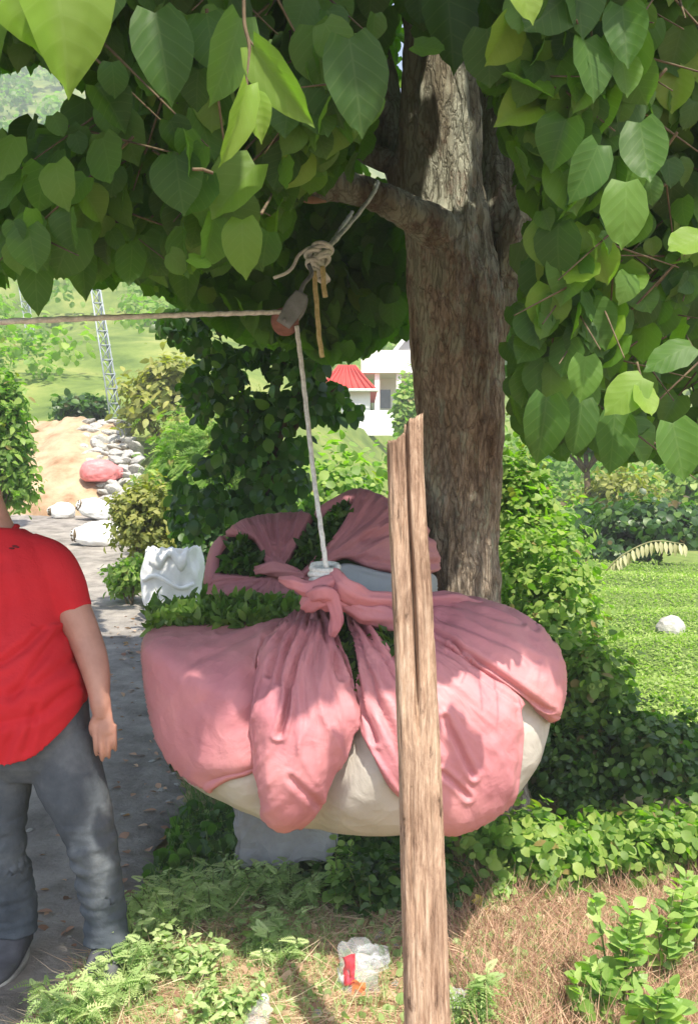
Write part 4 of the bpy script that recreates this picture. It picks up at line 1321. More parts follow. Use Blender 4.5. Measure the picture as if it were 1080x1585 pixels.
kn.ell(P(492, 408, 3.48), (.022, .022, .05))
kn.build('knot', M['rope'], rn)
rope('yellow_rope', [P(486, 420, 3.44), P(490, 470, 3.43), P(494, 520, 3.43), P(499, 553, 3.43)], .0085, M['yellow_rope'], 'yellowish rope end hanging straight down beside the pulley', 'rope')
rope('yellow_rope', [P(499, 412, 3.42), P(501, 440, 3.42), P(503, 460, 3.42)], .009, M['yellow_rope'], 'short yellowish rope stub hanging under the knot', 'rope')

# ------------------------------------------------------------------ timber post in front
M['timber'] = None
m, n, b = mat_new('timber')
c = coords(n, (1, 1, .2))
t1 = N(n, 'ShaderNodeTexNoise', i_Scale=30.0, i_Detail=14, i_Roughness=.8, i_Distortion=.5); n.links.new(c, t1.inputs['Vector'])
r1 = ramp(n, [(.30, (.10, .06, .042)), (.42, (.32, .21, .145)), (.54, (.49, .345, .245)), (.70, (.62, .49, .375))], t1.outputs[0])
c2 = coords(n, (1, 1, .3))
t2 = N(n, 'ShaderNodeTexNoise', i_Scale=48.0, i_Detail=6, i_Roughness=.7); n.links.new(c2, t2.inputs['Vector'])
c3 = coords(n, (1, 1, .05))
t3 = N(n, 'ShaderNodeTexNoise', i_Scale=130.0, i_Detail=5, i_Roughness=.7); n.links.new(c3, t3.inputs['Vector'])
r3 = ramp(n, [(.36, (.45, .38, .33)), (.52, (1, 1, 1))], t3.outputs[0])
c4 = coords(n, (1, 1, .6))
t4 = N(n, 'ShaderNodeTexNoise', i_Scale=7.0, i_Detail=8, i_Roughness=.7); n.links.new(c4, t4.inputs['Vector'])
r4 = ramp(n, [(.35, (.55, .50, .47)), (.5, (1, 1, 1)), (.7, (1.1, 1.0, .92))], t4.outputs[0])
m34 = N(n, 'ShaderNodeMix', data_type='RGBA', blend_type='MULTIPLY'); m34.inputs['Factor'].default_value = .8
n.links.new(r3.outputs[0], m34.inputs['A']); n.links.new(r4.outputs[0], m34.inputs['B'])
r2 = ramp(n, [(.31, (.08, .045, .03)), (.41, (1, 1, 1))], t2.outputs[0])
m2 = N(n, 'ShaderNodeMix', data_type='RGBA', blend_type='MULTIPLY'); m2.inputs['Factor'].default_value = .9
n.links.new(r2.outputs[0], m2.inputs['A']); n.links.new(m34.outputs['Result'], m2.inputs['B'])
mx = N(n, 'ShaderNodeMix', data_type='RGBA', blend_type='MULTIPLY'); mx.inputs['Factor'].default_value = .85
n.links.new(r1.outputs[0], mx.inputs['A']); n.links.new(m2.outputs['Result'], mx.inputs['B'])
n.links.new(mx.outputs['Result'], b.inputs['Base Color'])
bm0 = N(n, 'ShaderNodeMath', operation='ADD'); n.links.new(t1.outputs[0], bm0.inputs[0]); n.links.new(t3.outputs[0], bm0.inputs[1])
bm1 = N(n, 'ShaderNodeMath', operation='ADD'); n.links.new(bm0.outputs[0], bm1.inputs[0]); n.links.new(t2.outputs[0], bm1.inputs[1])
bp = N(n, 'ShaderNodeBump', i_Strength=.8, i_Distance=.008); n.links.new(bm1.outputs[0], bp.inputs['Height']); n.links.new(bp.outputs[0], b.inputs['Normal'])
b.inputs['Roughness'].default_value = .85; b.inputs['Specular IOR Level'].default_value = .2
M['timber'] = m


def post():
    pd = 2.12
    rows = [(1860, 672, 36), (1700, 667, 35.5), (1585, 661, 34.5), (1400, 656, 33.5), (1200, 650, 32), (1000, 642, 30.5), (900, 637, 30), (800, 631, 28.5), (730, 628.3, 27.5), (679, 627, 27)]
    H = [((px - 540) / FPX * pd, CAMZ - (py - 792.5) / FPX * pd, w / FPX * pd) for py, px, w in rows]
    zs = np.array([h[1] for h in H]); X_ = np.array([h[0] for h in H]); W_ = np.array([h[2] for h in H])
    nzv, na = 330, 96
    zz = np.linspace(zs[0], zs[-1], nzv)
    V, F = [], []
    for j, z in enumerate(zz):
        cx = np.interp(z, zs, X_); w = np.interp(z, zs, W_)
        u = (z - zs[0]) / (zs[-1] - zs[0])
        for i in range(na):
            a = 2 * math.pi * i / na
            ca, sa = math.cos(a), math.sin(a)
            k = (abs(ca) ** 3.2 + abs(sa) ** 3.2) ** (-1 / 3.2)
            x = ca * k; y = sa * k * .85
            fr = 1.0
            q = Vector((ca * 2.2, sa * 2.2, z * 1.1))
            fr += .07 * noise.noise(q) + .035 * noise.noise(Vector((ca * 7, sa * 7, z * 1.6))) + .03 * noise.noise(Vector((ca * 18, sa * 18, z * 7))) + .02 * noise.noise(Vector((ca * 40, sa * 40, z * 24)))
            chip = noise.noise(Vector((ca * 6 + 9, sa * 6, z * 6)))
            fr -= .22 * max(0, chip - .30) + .25 * max(0, noise.noise(Vector((ca * 11, sa * 11 + 4, z * 15))) - .42)
            x *= fr; y *= fr
            if sa < 0:                     # long drying cracks on the front face
                for cx0, cw, dp, z0, z1 in ((.03 - .12 * (1 - u), .085, .8, .95, 3), (-.62 + .1 * math.sin(z * 3), .03, .14, 0, 1.35), (.45 + .06 * math.sin(z * 5), .03, .12, .2, 1.6), (-.2 + .08 * math.sin(z * 2), .025, .12, 0, .75)):
                    c_ = cx0 + .05 * noise.noise(Vector((0, cx0 * 9, z * 3)))
                    fade = sstep(z0, z0 + .25, z) * (1 - sstep(z1 - .2, z1, z))
                    y += dp * fade * math.exp(-((x - c_) / cw) ** 2)
            ztop = z
            if j > nzv - 8:
                s_ = (j - (nzv - 8)) / 7
                jag = (.010 if x < 0 else .034 + .02 * x) + .012 * noise.noise(Vector((x * 4, y * 4, 2))) - .02 * max(0, -x) 
                ztop += s_ * jag
            V.append((cx + x * w, pd + y * w, ztop))
    for j in range(nzv - 1):
        for i in range(na):
            i2 = (i + 1) % na
            F.append((j * na + i, j * na + i2, (j + 1) * na + i2, (j + 1) * na + i))
    c0 = len(V); V.append((X_[-1], pd + .01, zs[-1] - .004))
    for i in range(na): F.append(((nzv - 1) * na + i, (nzv - 1) * na + (i + 1) % na, c0))
    me = bpy.data.meshes.new('timber_post'); me.from_pydata(V, [], F)
    o = link('timber_post', me, M['timber'])
    tag(o, 'rough split timber post standing upright in front of the pink bundle', 'post')


post()

# ------------------------------------------------------------------ the big tree
m, n, b = mat_new('bark')
c = coords(n, (1, 1, .38))
t1 = N(n, 'ShaderNodeTexNoise', i_Scale=30.0, i_Detail=13, i_Roughness=.8, i_Distortion=.35); n.links.new(c, t1.inputs['Vector'])
r1 = ramp(n, [(.32, (.10, .075, .056)), (.44, (.28, .22, .165)), (.56, (.43, .36, .285)), (.72, (.56, .51, .44))], t1.outputs[0])
c2 = coords(n, (1, 1, .55))
t2 = N(n, 'ShaderNodeTexNoise', i_Scale=11.0, i_Detail=9, i_Roughness=.75); n.links.new(c2, t2.inputs['Vector'])
tc = N(n, 'ShaderNodeTexCoord'); sx = N(n, 'ShaderNodeSeparateXYZ'); n.links.new(tc.outputs['Object'], sx.inputs[0])
hm = N(n, 'ShaderNodeMapRange'); hm.inputs['From Min'].default_value = 1.9; hm.inputs['From Max'].default_value = 3.2; hm.inputs['To Min'].default_value = .05; hm.inputs['To Max'].default_value = .24
n.links.new(sx.outputs[2], hm.inputs[0])
ad = N(n, 'ShaderNodeMath', operation='ADD'); n.links.new(t2.outputs[0], ad.inputs[0]); n.links.new(hm.outputs[0], ad.inputs[1])
r2 = ramp(n, [(.58, (0, 0, 0)), (.66, (1, 1, 1))], ad.outputs[0])
vo = N(n, 'ShaderNodeTexVoronoi', feature='DISTANCE_TO_EDGE', i_Scale=32.0, i_Randomness=1.0)
cv = coords(n, (1, 1, .26)); nd = N(n, 'ShaderNodeTexNoise', i_Scale=16.0, i_Detail=4); n.links.new(cv, nd.inputs['Vector'])
nv_ = N(n, 'ShaderNodeMix', data_type='VECTOR'); nv_.inputs['Factor'].default_value = .14; n.links.new(cv, nv_.inputs[4]); n.links.new(nd.outputs[1], nv_.inputs[5]); n.links.new(nv_.outputs[1], vo.inputs['Vector'])
rc = ramp(n, [(.0, (.3, .27, .25)), (.16, (1, 1, 1))], vo.outputs['Distance'])
mx = N(n, 'ShaderNodeMix', data_type='RGBA'); mx.inputs['B'].default_value = (.40, .40, .31, 1)
n.links.new(r2.outputs[0], mx.inputs['Factor']); n.links.new(r1.outputs[0], mx.inputs['A'])
mc = N(n, 'ShaderNodeMix', data_type='RGBA', blend_type='MULTIPLY'); mc.inputs['Factor'].default_value = .5
cs = coords(n, (1, 1, .16)); ts = N(n, 'ShaderNodeTexNoise', i_Scale=6.0, i_Detail=6, i_Roughness=.6); n.links.new(cs, ts.inputs['Vector'])
rs = ramp(n, [(.38, (.45, .36, .30)), (.50, (1, 1, 1))], ts.outputs[0])
md = N(n, 'ShaderNodeMix', data_type='RGBA', blend_type='MULTIPLY'); md.inputs['Factor'].default_value = .8
n.links.new(mx.outputs['Result'], md.inputs['A']); n.links.new(rs.outputs[0], md.inputs['B'])
n.links.new(md.outputs['Result'], mc.inputs['A']); n.links.new(rc.outputs[0], mc.inputs['B']); n.links.new(mc.outputs['Result'], b.inputs['Base Color'])
hs = N(n, 'ShaderNodeMath', operation='MULTIPLY_ADD', i_1=.6); n.links.new(rc.outputs[0], hs.inputs[0]); n.links.new(t1.outputs[0], hs.inputs[2])
bp = N(n, 'ShaderNodeBump', i_Strength=1.0, i_Distance=.018); n.links.new(hs.outputs[0], bp.inputs['Height']); n.links.new(bp.outputs[0], b.inputs['Normal'])
b.inputs['Roughness'].default_value = .92; b.inputs['Specular IOR Level'].default_value = .15
M['bark'] = m
M['cutwood'] = noisy('cut_wood', [(.3, (.28, .15, .08)), (.7, (.46, .29, .17))], 20, 5, .8, bump=.3)

TD = 4.36
tree = empty('lime_tree', P(735, 1290, TD)); tag(tree, 'big broad leaved tree with forked mossy trunk holding the rope', 'tree')


def limb(name, rows, seg, n, parent, ridge=.012, mat='bark', f=1.0):
    pts = [P(x, y, d) for x, y, w, d in rows]
    rad = [w / FPX * d for x, y, w, d in rows]
    sd = random.uniform(0, 9)
    def dsp(t, a, p):
        q = Vector((p.x * 16 * f, p.y * 16 * f, p.z * 2.6 * f + sd))
        r_ = 1 - abs(noise.noise(q)) * 2
        return ridge * (r_ * .8 - .3) + ridge * .8 * noise.noise(p * 5) + ridge * .45 * noise.noise(Vector((p.x * 45, p.y * 45, p.z * 14)))
    return MB().tube(pts, rad, seg, n, dsp).build(name, M[mat], parent)


limb('trunk', [(745, 1345, 112, TD), (738, 1280, 88, TD), (722, 1100, 68, TD), (715, 950, 58, TD), (712, 850, 58, TD), (711, 700, 63, TD), (709, 560, 69, TD), (703, 450, 71, TD), (694, 380, 68, TD), (686, 310, 62, TD - .02), (680, 220, 60, TD - .04), (679, 120, 58, TD - .06), (681, 0, 55, TD - .08), (684, -150, 50, TD - .1), (692, -400, 38, TD), (705, -700, 22, TD + .1), (715, -900, 8, TD + .1)], 220, 460, tree, .021)
limb('stem', [(735, 560, 30, TD + .06), (752, 470, 46, TD + .12), (768, 390, 50, TD + .16), (778, 300, 44, TD + .2), (780, 200, 38, TD + .25), (776, 80, 36, TD + .3), (772, -60, 33, TD + .3), (800, -350, 24, TD + .5), (840, -650, 12, TD + .6)], 90, 180, tree, .012)
limb('broken_stub', [(770, 440, 26, TD + .05), (792, 380, 26, TD + .0), (808, 335, 20, TD - .02), (820, 300, 8, TD - .02)], 60, 50, tree, .02)
limb('stem', [(700, 450, 28, TD + .15), (664, 350, 30, TD + .34), (622, 250, 29, TD + .5), (592, 150, 28, TD + .6), (566, 20, 26, TD + .7), (530, -200, 18, TD + .8), (480, -500, 9, TD + .9)], 80, 160, tree, .012)
limb('branch', [(705, 372, 30, TD - .08), (672, 352, 33, TD - .18), (640, 332, 27, TD - .26), (592, 308, 23, TD - .33), (540, 290, 23, TD - .36), (495, 286, 24, TD - .38), (454, 290, 20, TD - .40)], 70, 130, tree, .007, f=1.5)
# sawn face and split sliver at the branch end
e0 = P(453, 290, TD - .40)
MB().tube([e0 + Vector((.006, 0, 0)), e0 + Vector((-.006, -.002, 0))], [.05, .048], 20, 4).build('sawn_face', M['cutwood'], tree)
MB().tube([P(505, 312, TD - .47), P(480, 309, TD - .48), P(455, 305, TD - .48)], [.004, .016, .006], 8, 12, None, (1, .5)).build('split_sliver', M['cutwood'], tree)
for rows in ([(690, 40, 20, TD - .1), (560, -120, 18, 3.6), (420, -240, 14, 3.0), (250, -300, 9, 2.6), (80, -330, 4, 2.3)],
             [(684, -60, 22, TD), (500, -230, 18, 4.6), (250, -330, 14, 4.8), (-50, -380, 9, 5), (-350, -380, 4, 5.2)],
             [(780, 90, 20, TD + .3), (880, -40, 18, 4.0), (980, -140, 14, 3.3), (1080, -220, 9, 2.8), (1200, -260, 4, 2.5)],
             [(790, 330, 14, TD + .2), (870, 260, 13, 4.3), (960, 215, 10, 4.0), (1080, 190, 7, 3.7), (1250, 190, 3, 3.5)],
             [(800, 440, 5, TD + .1), (850, 437, 4, 4.2), (880, 432, 3, 4.0), (900, 436, 2, 3.9)],
             [(690, -200, 22, TD), (800, -500, 16, 5), (950, -700, 10, 5.6), (1100, -800, 4, 6)],
             [(600, 250, 18, TD + .4), (480, 200, 15, 5.0), (330, 190, 11, 5.2), (150, 200, 7, 5.2), (0, 230, 3, 5.0)],
             [(590, 170, 16, TD + .5), (520, 60, 13, 4.4), (420, 20, 10, 3.8), (250, 10, 7, 3.3), (100, 20, 3, 3.0)]):
    limb('bough', rows, 20, 50, tree, .006)

# --- crown: leaves on drooping twigs
CR_A = [(-90, -400), (588, -400), (588, -20), (597, 60), (588, 112), (560, 150), (560, 260), (470, 300), (440, 330), (430, 395), (380, 410), (300, 415), (245, 432), (150, 425), (60, 415), (-90, 445)]
GAP1 = [(-90, 88), (20, 92), (60, 88), (105, 108), (158, 100), (158, 168), (118, 190), (60, 192), (0, 218), (-90, 226)]
CR_B = [(748, -400), (1170, -400), (1170, 745), (1065, 742), (995, 708), (930, 716), (862, 698), (806, 668), (786, 600), (790, 490), (812, 430), (836, 345), (806, 260), (752, 120)]
CR_C = [(225, 300), (470, 300), (560, 260), (640, 240), (640, 520), (590, 525), (545, 548), (500, 552), (370, 520), (300, 480), (235, 440)]
PATCHES = []           # (centre, radius): spots the sun reaches through gaps in the crown
for px, py, d_, r_ in ((700, 1100, 2.90, .05), (742, 1098, 2.9, .055), (775, 1130, 2.95, .08), (790, 1180, 3.0, .09), (745, 1200, 2.93, .09), (765, 1225, 3.0, .08), (700, 1215, 2.92, .06), (700, 1160, 2.9, .03), (820, 1130, 3.15, .09), (815, 1180, 3.1, .09),
                      (470, 1160, 2.86, .08), (455, 1200, 2.88, .07), (500, 1120, 2.86, .05), (520, 1090, 2.86, .04), (535, 1150, 2.88, .04), (450, 1225, 2.92, .06), (382, 1105, 2.9, .05), (305, 1008, 3.1, .022), (600, 1240, 2.95, .09), (550, 1220, 2.95, .1), (370, 1215, 3.0, .1),
                      (145, 1225, 3.05, .06), (152, 1265, 3.05, .05), (165, 1340, 3.1, .03), (182, 1080, 3.1, .05), (365, 305, 2.2, .05), (372, 385, 2.2, .04), (985, 325, 1.95, .08), (925, 110, 2.0, .07), (1045, 250, 2.2, .07), (850, 270, 2.4, .05), (1000, 480, 2.1, .06), (1060, 60, 2.1, .06), (290, 935, 3.5, .09), (265, 955, 3.4, .07)):
    PATCHES.append((P(px, py, d_), r_))
for k in range(7):
    PATCHES.append((P(628 + 5 * k, 650 + 150 * k, 2.1), .13))
for px, py, r_ in ((735, 900, .08), (705, 890, .06), (745, 850, .04), (690, 180, .05), (700, 260, .045), (660, 130, .03), (690, 320, .03), (735, 720, .02), (650, 330, .02), (815, 345, .02)):
    PATCHES.append((P(px, py, TD - .15), r_))
PC = np.array([list(p[0]) for p in PATCHES]); PR = np.array([p[1] for p in PATCHES])
LIT1 = [(-1.2, .8), (-1.05, 2.9), (-.84, 3.2), (-.5, 3.4), (0, 3.25), (.45, 3.4), (.55, 4.2), (1.3, 4.4), (3.2, 4.4), (3.2, .8)]
LIT2 = [(2.1, 5.0), (6, 4.8), (9, 14), (1.0, 14), (1.2, 6.2)]
LIT6 = [(1.35, 4.7), (3, 4.6), (3, 6.5), (1.2, 6.5)]
LIT5 = [(.75, 5.3), (2.4, 5.3), (2.6, 7), (.8, 7)]
LIT3 = [(-2.1, 8.1), (-1.5, 8.1), (-1.7, 9.3), (-2.4, 9.3)]
LIT4 = [(-6, 10.2), (1.0, 10.2), (1, 18), (-8, 18)]


def sun_ok(p, margin=.05):
    p = np.asarray(p, float)
    w = PC[None] - p[:, None]
    t = w @ LDIR
    dist = np.linalg.norm(w - t[..., None] * LDIR, axis=2)
    bad = ((t > .02) & (dist < PR[None] + margin)).any(1)
    for poly, h in ((LIT1, 0.05), (LIT2, .4), (LIT3, .45), (LIT4, .9), (LIT5, 1.3), (LIT5, .6), (LIT6, .3)):
        q = p + LDIR * ((p[:, 2:3] - h) / -LDIR[2])
        bad |= in_poly(q[:, 0], q[:, 1], poly)
    return ~bad


def proj(p):
    p = np.asarray(p, float)
    return 540 + p[:, 0] / p[:, 1] * FPX, 792.5 - (p[:, 2] - CAMZ) / p[:, 1] * FPX


LP, LDr, LN, LS, LV, LW = [], [], [], [], [], []
tw = MB()
def add_leaf(p, d, n, s, v, w=.96):
    LW.append(w); LP.append(p); LDr.append(d); LN.append(n); LS.append(s); LV.append(v)


def twigs(poly, count, dr, size, rows=8, gap=None, twig=True, vr=(.15, .85), check=True, ylo=-160, face=.8, dn=1.0, tl=.34):
    xs_ = [p[0] for p in poly]; ys_ = [p[1] for p in poly]
    made = 0; tries = 0
    while made < count and tries < count * 30:
        tries += 1
        px = random.uniform(min(xs_), max(xs_)); py = random.uniform(max(ylo, min(ys_)), max(ys_))
        if not in_poly(np.array([px]), np.array([py - 20]), poly)[0]: continue
        if gap and in_poly(np.array([px]), np.array([py]), gap)[0]: continue
        d = random.uniform(*dr)
        a0 = P(px, py, d)
        az = random.uniform(0, 6.28); L = random.uniform(.6, 1.1) * tl
        out = Vector((math.cos(az), math.sin(az) * .7 - .2, random.uniform(-.7, .1)))
        pts = [a0 - out * L * .6 + Vector((0, 0, .06)), a0, a0 + out * L * .5 + Vector((0, 0, -.05))]
        q = spline(pts, rows + 1)
        cand = []
        for i in range(1, rows + 1):
            for _ in range(1):
                sd = 1 if i % 2 else -1
                pet = Vector((sd * .05 * math.sin(az), -sd * .05 * math.cos(az), -.025)) + Vector((random.uniform(-.02, .02), random.uniform(-.03, .01), 0))
                b0 = Vector(q[i]) + pet
                dirn = Vector((random.gauss(0, .38) + out.x * .25, random.gauss(0, .3), -dn + random.gauss(0, .3)))
                nrm = Vector((random.gauss(0, .45), -face + random.gauss(0, .35), random.gauss(.45, .35)))
                s = size * random.uniform(.5, 1.32)
                cand.append((b0, dirn, nrm, s))
        cc = np.array([list(x[0] + x[1].normalized() * x[3] * .5) for x in cand])
        tips = np.array([list(x[0] + x[1].normalized() * x[3]) for x in cand])
        u, w_ = proj(cc); ut, wt = proj(tips)
        ok = in_poly(u, w_, poly) & (in_poly(ut, wt - 14, poly) | (w_ < 60))
        if gap: ok &= ~in_poly(u, w_, gap) & ~in_poly(ut, wt - 10, gap)
        if check: ok &= sun_ok(cc)
        if ok.sum() < 2: continue
        made += 1
        base_v = random.uniform(*vr)
        for x, o_ in zip(cand, ok):
            if o_:
                add_leaf(x[0], x[1], x[2], x[3], min(1, max(0, base_v + random.gauss(0, .13))))
        if twig:
            tu, tw_ = proj(q)
            inn = in_poly(tu, tw_, poly)
            if gap: inn &= ~in_poly(tu, tw_, gap)
            if inn.all():
                tw.tube([Vector(v) for v in q[::2]], [.0035, .002], 5) if len(q[::2]) == 2 else tw.tube([Vector(v) for v in q[::2]], np.linspace(.004, .0015, len(q[::2])), 5)


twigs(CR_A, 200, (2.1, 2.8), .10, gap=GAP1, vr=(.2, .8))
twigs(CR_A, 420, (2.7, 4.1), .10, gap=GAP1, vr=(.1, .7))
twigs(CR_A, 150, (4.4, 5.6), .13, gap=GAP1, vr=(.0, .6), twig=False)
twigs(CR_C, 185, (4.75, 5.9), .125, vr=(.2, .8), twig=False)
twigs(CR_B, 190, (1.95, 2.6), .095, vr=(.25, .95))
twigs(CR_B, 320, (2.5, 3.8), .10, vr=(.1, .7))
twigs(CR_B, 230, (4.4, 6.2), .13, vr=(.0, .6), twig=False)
TOP = [(600, -400), (750, -400), (750, 20), (700, 60), (640, 40), (610, -30)]
twigs(TOP, 14, (2.3, 3.4), .12, ylo=-120)
UPR = [(560, -60), (635, -60), (640, 250), (600, 260), (596, 130), (600, 60)]
twigs([(800, 240), (840, 250), (850, 420), (812, 480), (790, 600), (782, 560)], 25, (4.6, 5.4), .12, twig=False)

# hero leaves seen singly in the photo: base px, tip px, depth, width factor, colour, facing
NARROW = {(392, 72): .42, (383, 132): .36, (386, 152): .7, (372, 28): .55}
for bx, by, tx, ty, d_, v, nx_, nz_ in (
        (82, -52, 118, 118, 1.42, .98, .35, .8), (10, -72, 48, 58, 1.42, .98, -.2, .9), (-40, -30, -10, 70, 1.5, .8, 0, .7), (150, -90, 170, 30, 1.7, .35, .3, .5), (240, 20, 268, 150, 1.9, .35, .2, .3), (372, 28, 338, 158, 1.85, .75, .7, .3), (392, 72, 472, 192, 1.75, .95, -.8, .6), (383, 132, 356, 255, 1.7, 1., .95, .3), (386, 152, 408, 208, 1.75, 1., .1, .9),
        (395, 255, 325, 335, 2.15, .9, .1, .6), (375, 340, 372, 418, 2.15, .92, -.1, .5), (56, 398, 52, 476, 2.3, .4, .1, .2), (128, 392, 130, 458, 2.4, .3, .1, .2), (205, 380, 202, 448, 2.4, .3, 0, .2), (290, 400, 285, 470, 3, .25, 0, .2),
        (540, 60, 565, 200, 2.0, .3, .1, .3), (640, 70, 690, 85, 2.2, .55, 0, .5), (690, -30, 705, 110, 2.3, .15, .1, .3), (790, -50, 832, 25, 1.8, 1., 0, 1),
        (905, 62, 930, 148, 2.0, .55, .3, .6), (962, 10, 972, 102, 2.0, .5, -.2, .8), (888, -40, 905, 60, 2.0, .5, .2, .8), (962, 92, 972, 148, 2.05, .8, 0, .9), (820, 212, 816, 296, 2.3, .75, .2, .2), (968, 282, 972, 376, 1.95, .85, .1, .7), (925, 225, 890, 310, 2.0, .5, .4, .4), (990, 190, 1005, 290, 2.0, .4, -.3, .7), (1085, 365, 1030, 395, 2.0, .95, 0, .7),
        (905, 552, 902, 620, 2.2, .8, .1, .3), (995, 585, 938, 632, 2.0, .95, .2, .9), (992, 598, 1004, 648, 2.0, 1., .2, .4), (1070, 535, 1000, 560, 2.0, .5, 0, .8), (845, 615, 835, 715, 2.2, .3, 0, .3), (950, 640, 945, 735, 2.1, .3, .1, .3), (1040, 655, 1060, 745, 2.0, .6, -.1, .5), (900, 620, 893, 705, 2.3, .3, .2, .3)):
    a = P(bx, by, d_); t_ = P(tx, ty, d_ - .02)
    add_leaf(a, t_ - a, Vector((nx_ * .9, -.75, nz_ * .6)), (t_ - a).length, v, NARROW.get((bx, by), .78 if v > .5 else .68))
# bare hanging twigs
for pts, r0 in (([(378, -60), (378, 30), (386, 70), (384, 110), (380, 150)], .0035), ([(386, 62), (400, 80)], .002), ([(325, 90), (320, 170), (314, 262)], .005), ([(314, 262), (298, 262)], .003), ([(314, 262), (330, 268)], .003), ([(448, -40), (450, 90)], .003), ([(412, 280), (420, 300), (405, 330)], .003), ([(985, 560), (995, 600)], .003)):
    tw.tube([P(x, y, 1.75 if r0 < .0045 and x < 410 else 2.4) for x, y in pts], r0, 6)
n_front = len(LP)

# rest of the crown above and around the frame
for _ in range(3000):
    for _t in range(20):
        v = rng.normal(size=3); v /= np.linalg.norm(v); v *= rng.random() ** (1 / 3)
        p = np.array([.2, 3.8, 4.5]) + v * np.array([3.9, 3.6, 2.5])
        if p[2] > 2.3: break
    pts = p + rng.normal(size=(9, 3)) * np.array([.17, .17, .12])
    pts = pts[pts[:, 1] > 1.2]
    if not len(pts): continue
    u, w_ = proj(pts)
    free = (w_ < -60) | (u < -60) | (u > 1140) | (in_poly(u, w_, CR_A) & ~in_poly(u, w_, GAP1) & (pts[:, 1] > 4.6)) | (in_poly(u, w_, CR_B) & (pts[:, 1] > 4.6))
    ok = free & sun_ok(pts)
    for q, o_ in zip(pts, ok):
        if o_:
            add_leaf(Vector(q), Vector((random.gauss(0, .6), random.gauss(0, .6), -.6)), Vector((random.gauss(0, .5), random.gauss(-.2, .5), .8)), .13 * random.uniform(.7, 1.2), random.uniform(.1, .8))
made = 0
while made < 1500:  # unseen leaf clusters added up the sun rays to shade person, bundle and road
    r_ = random.random(); made += 1
    if r_ < .22: tgt = Vector((random.uniform(-1.7, -.75), random.uniform(2.9, 3.3), random.uniform(.1, 1.6)))
    elif r_ < .50: tgt = Vector((random.uniform(-.75, .75), random.uniform(2.85, 3.8), random.uniform(.75, 1.5)))
    elif r_ < .72: tgt = Vector((random.uniform(-2.6, -.6), random.uniform(3.6, 8), .1))
    elif r_ < .82: tgt = Vector((random.uniform(.9, 1.9), random.uniform(4.3, 5.0), .3))
    elif r_ < .9: tgt = Vector((random.uniform(-1.6, .0), random.uniform(2.2, 3.5), random.uniform(2.2, 3.0)))
    else: continue
    h_ = random.uniform(3.3, 6.2)
    p = np.array(tgt) - LDIR * ((h_ - tgt.z) / -LDIR[2])
    pts = p + rng.normal(size=(5, 3)) * .12
    pts = pts[pts[:, 1] > -1.0]
    if not len(pts): continue
    front = pts[:, 1] > .4
    u, w_ = proj(np.where(front[:, None], pts, [0, 1, 9]))
    ok = (w_ < -60) & sun_ok(pts)
    for q, o_ in zip(pts, ok):
        if o_: add_leaf(Vector(q), Vector((random.gauss(0, .6), random.gauss(0, .6), -.5)), Vector((random.gauss(0, .4), random.gauss(-.3, .4), .9)), .13 * random.uniform(.8, 1.2), random.uniform(.1, .8))
for i in range(60):      # sprays in the gap left of the trunk, sunlight put into their pale colour
    a = P(random.uniform(588, 622), random.uniform(-30, 120), random.uniform(5.6, 6.4))
    add_leaf(a, Vector((random.gauss(0, .5), random.gauss(0, .3), -.8)), Vector((random.gauss(0, .4), -.6, .7)), .1, random.uniform(.8, 1))
print('crown leaves', n_front, len(LP))
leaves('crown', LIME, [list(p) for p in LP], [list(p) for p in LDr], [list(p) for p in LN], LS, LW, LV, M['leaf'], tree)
tw.build('twigs', M['stem'], tree)

# ------------------------------------------------------------------ person at the left edge
PD = 3.15
def Q(px, py, dy=0.0): return P(px, py, PD) + Vector((0, dy, 0))
S_ = PD / FPX
def tubeq(mb, rows, seg=18, n=None, flat=None):
    mb.tube([Q(r[0], r[1], r[3] if len(r) > 3 else 0) for r in rows], [r[2] * S_ for r in rows], seg, n, None, flat)
def loft(mb, rows, seg=40):
    """rows: py, centre px, half width px, depth radius m, depth offset m, side lift m"""
    b = len(mb.v)
    for py, cx, hw, ry, dy, lift in rows:
        c = Q(cx, py, dy)
        for k in range(seg):
            a = 2 * math.pi * k / seg
            ca, sa = math.cos(a), math.sin(a)
            kk = (abs(ca) ** 2.4 + abs(sa) ** 2.4) ** (-1 / 2.4)
            mb.v.append(c + Vector((ca * kk * hw * S_, sa * kk * ry, lift * ca * ca)))
    m_ = len(rows)
    for i in range(m_ - 1):
        for k in range(seg):
            k2 = (k + 1) % seg
            mb.f.append((b + i * seg + k, b + i * seg + k2, b + (i + 1) * seg + k2, b + (i + 1) * seg + k))
    mb.f.append(tuple(b + k for k in range(seg))[::-1]); mb.f.append(tuple(b + (m_ - 1) * seg + k for k in range(seg)))


M['skin'] = noisy('skin', [(.3, (.40, .20, .145)), (.7, (.50, .27, .20))], 14, 5, .5, bump=.12, bscale=120, bdist=.002, spec=.4)
M['red_shirt'] = noisy('red_shirt', [(.3, (.52, .016, .024)), (.7, (.60, .026, .034))], 5, 4, .8, bump=.35, bscale=11, bdist=.03, spec=.2)
M['denim'] = noisy('denim', [(.3, (.048, .058, .070)), (.5, (.085, .098, .112)), (.7, (.16, .175, .185))], 5, 8, .9, bump=.4, bscale=16, bdist=.02, spec=.15)
M['shoe'] = noisy('shoe', [(.3, (.05, .05, .055)), (.7, (.10, .10, .11))], 12, 4, .6, bump=.1)
M['hair'] = noisy('hair', [(.3, (.02, .016, .013)), (.7, (.05, .04, .032))], 60, 3, .6, bump=.4, stretch=(1, 1, .2))
M['eye'] = noisy('eye', [(.4, (.65, .63, .6)), (.6, (.7, .68, .66))], 3, 1, .2, bump=0)
pr = empty('person', Vector((Q(70, 1507).x, PD, 0)))
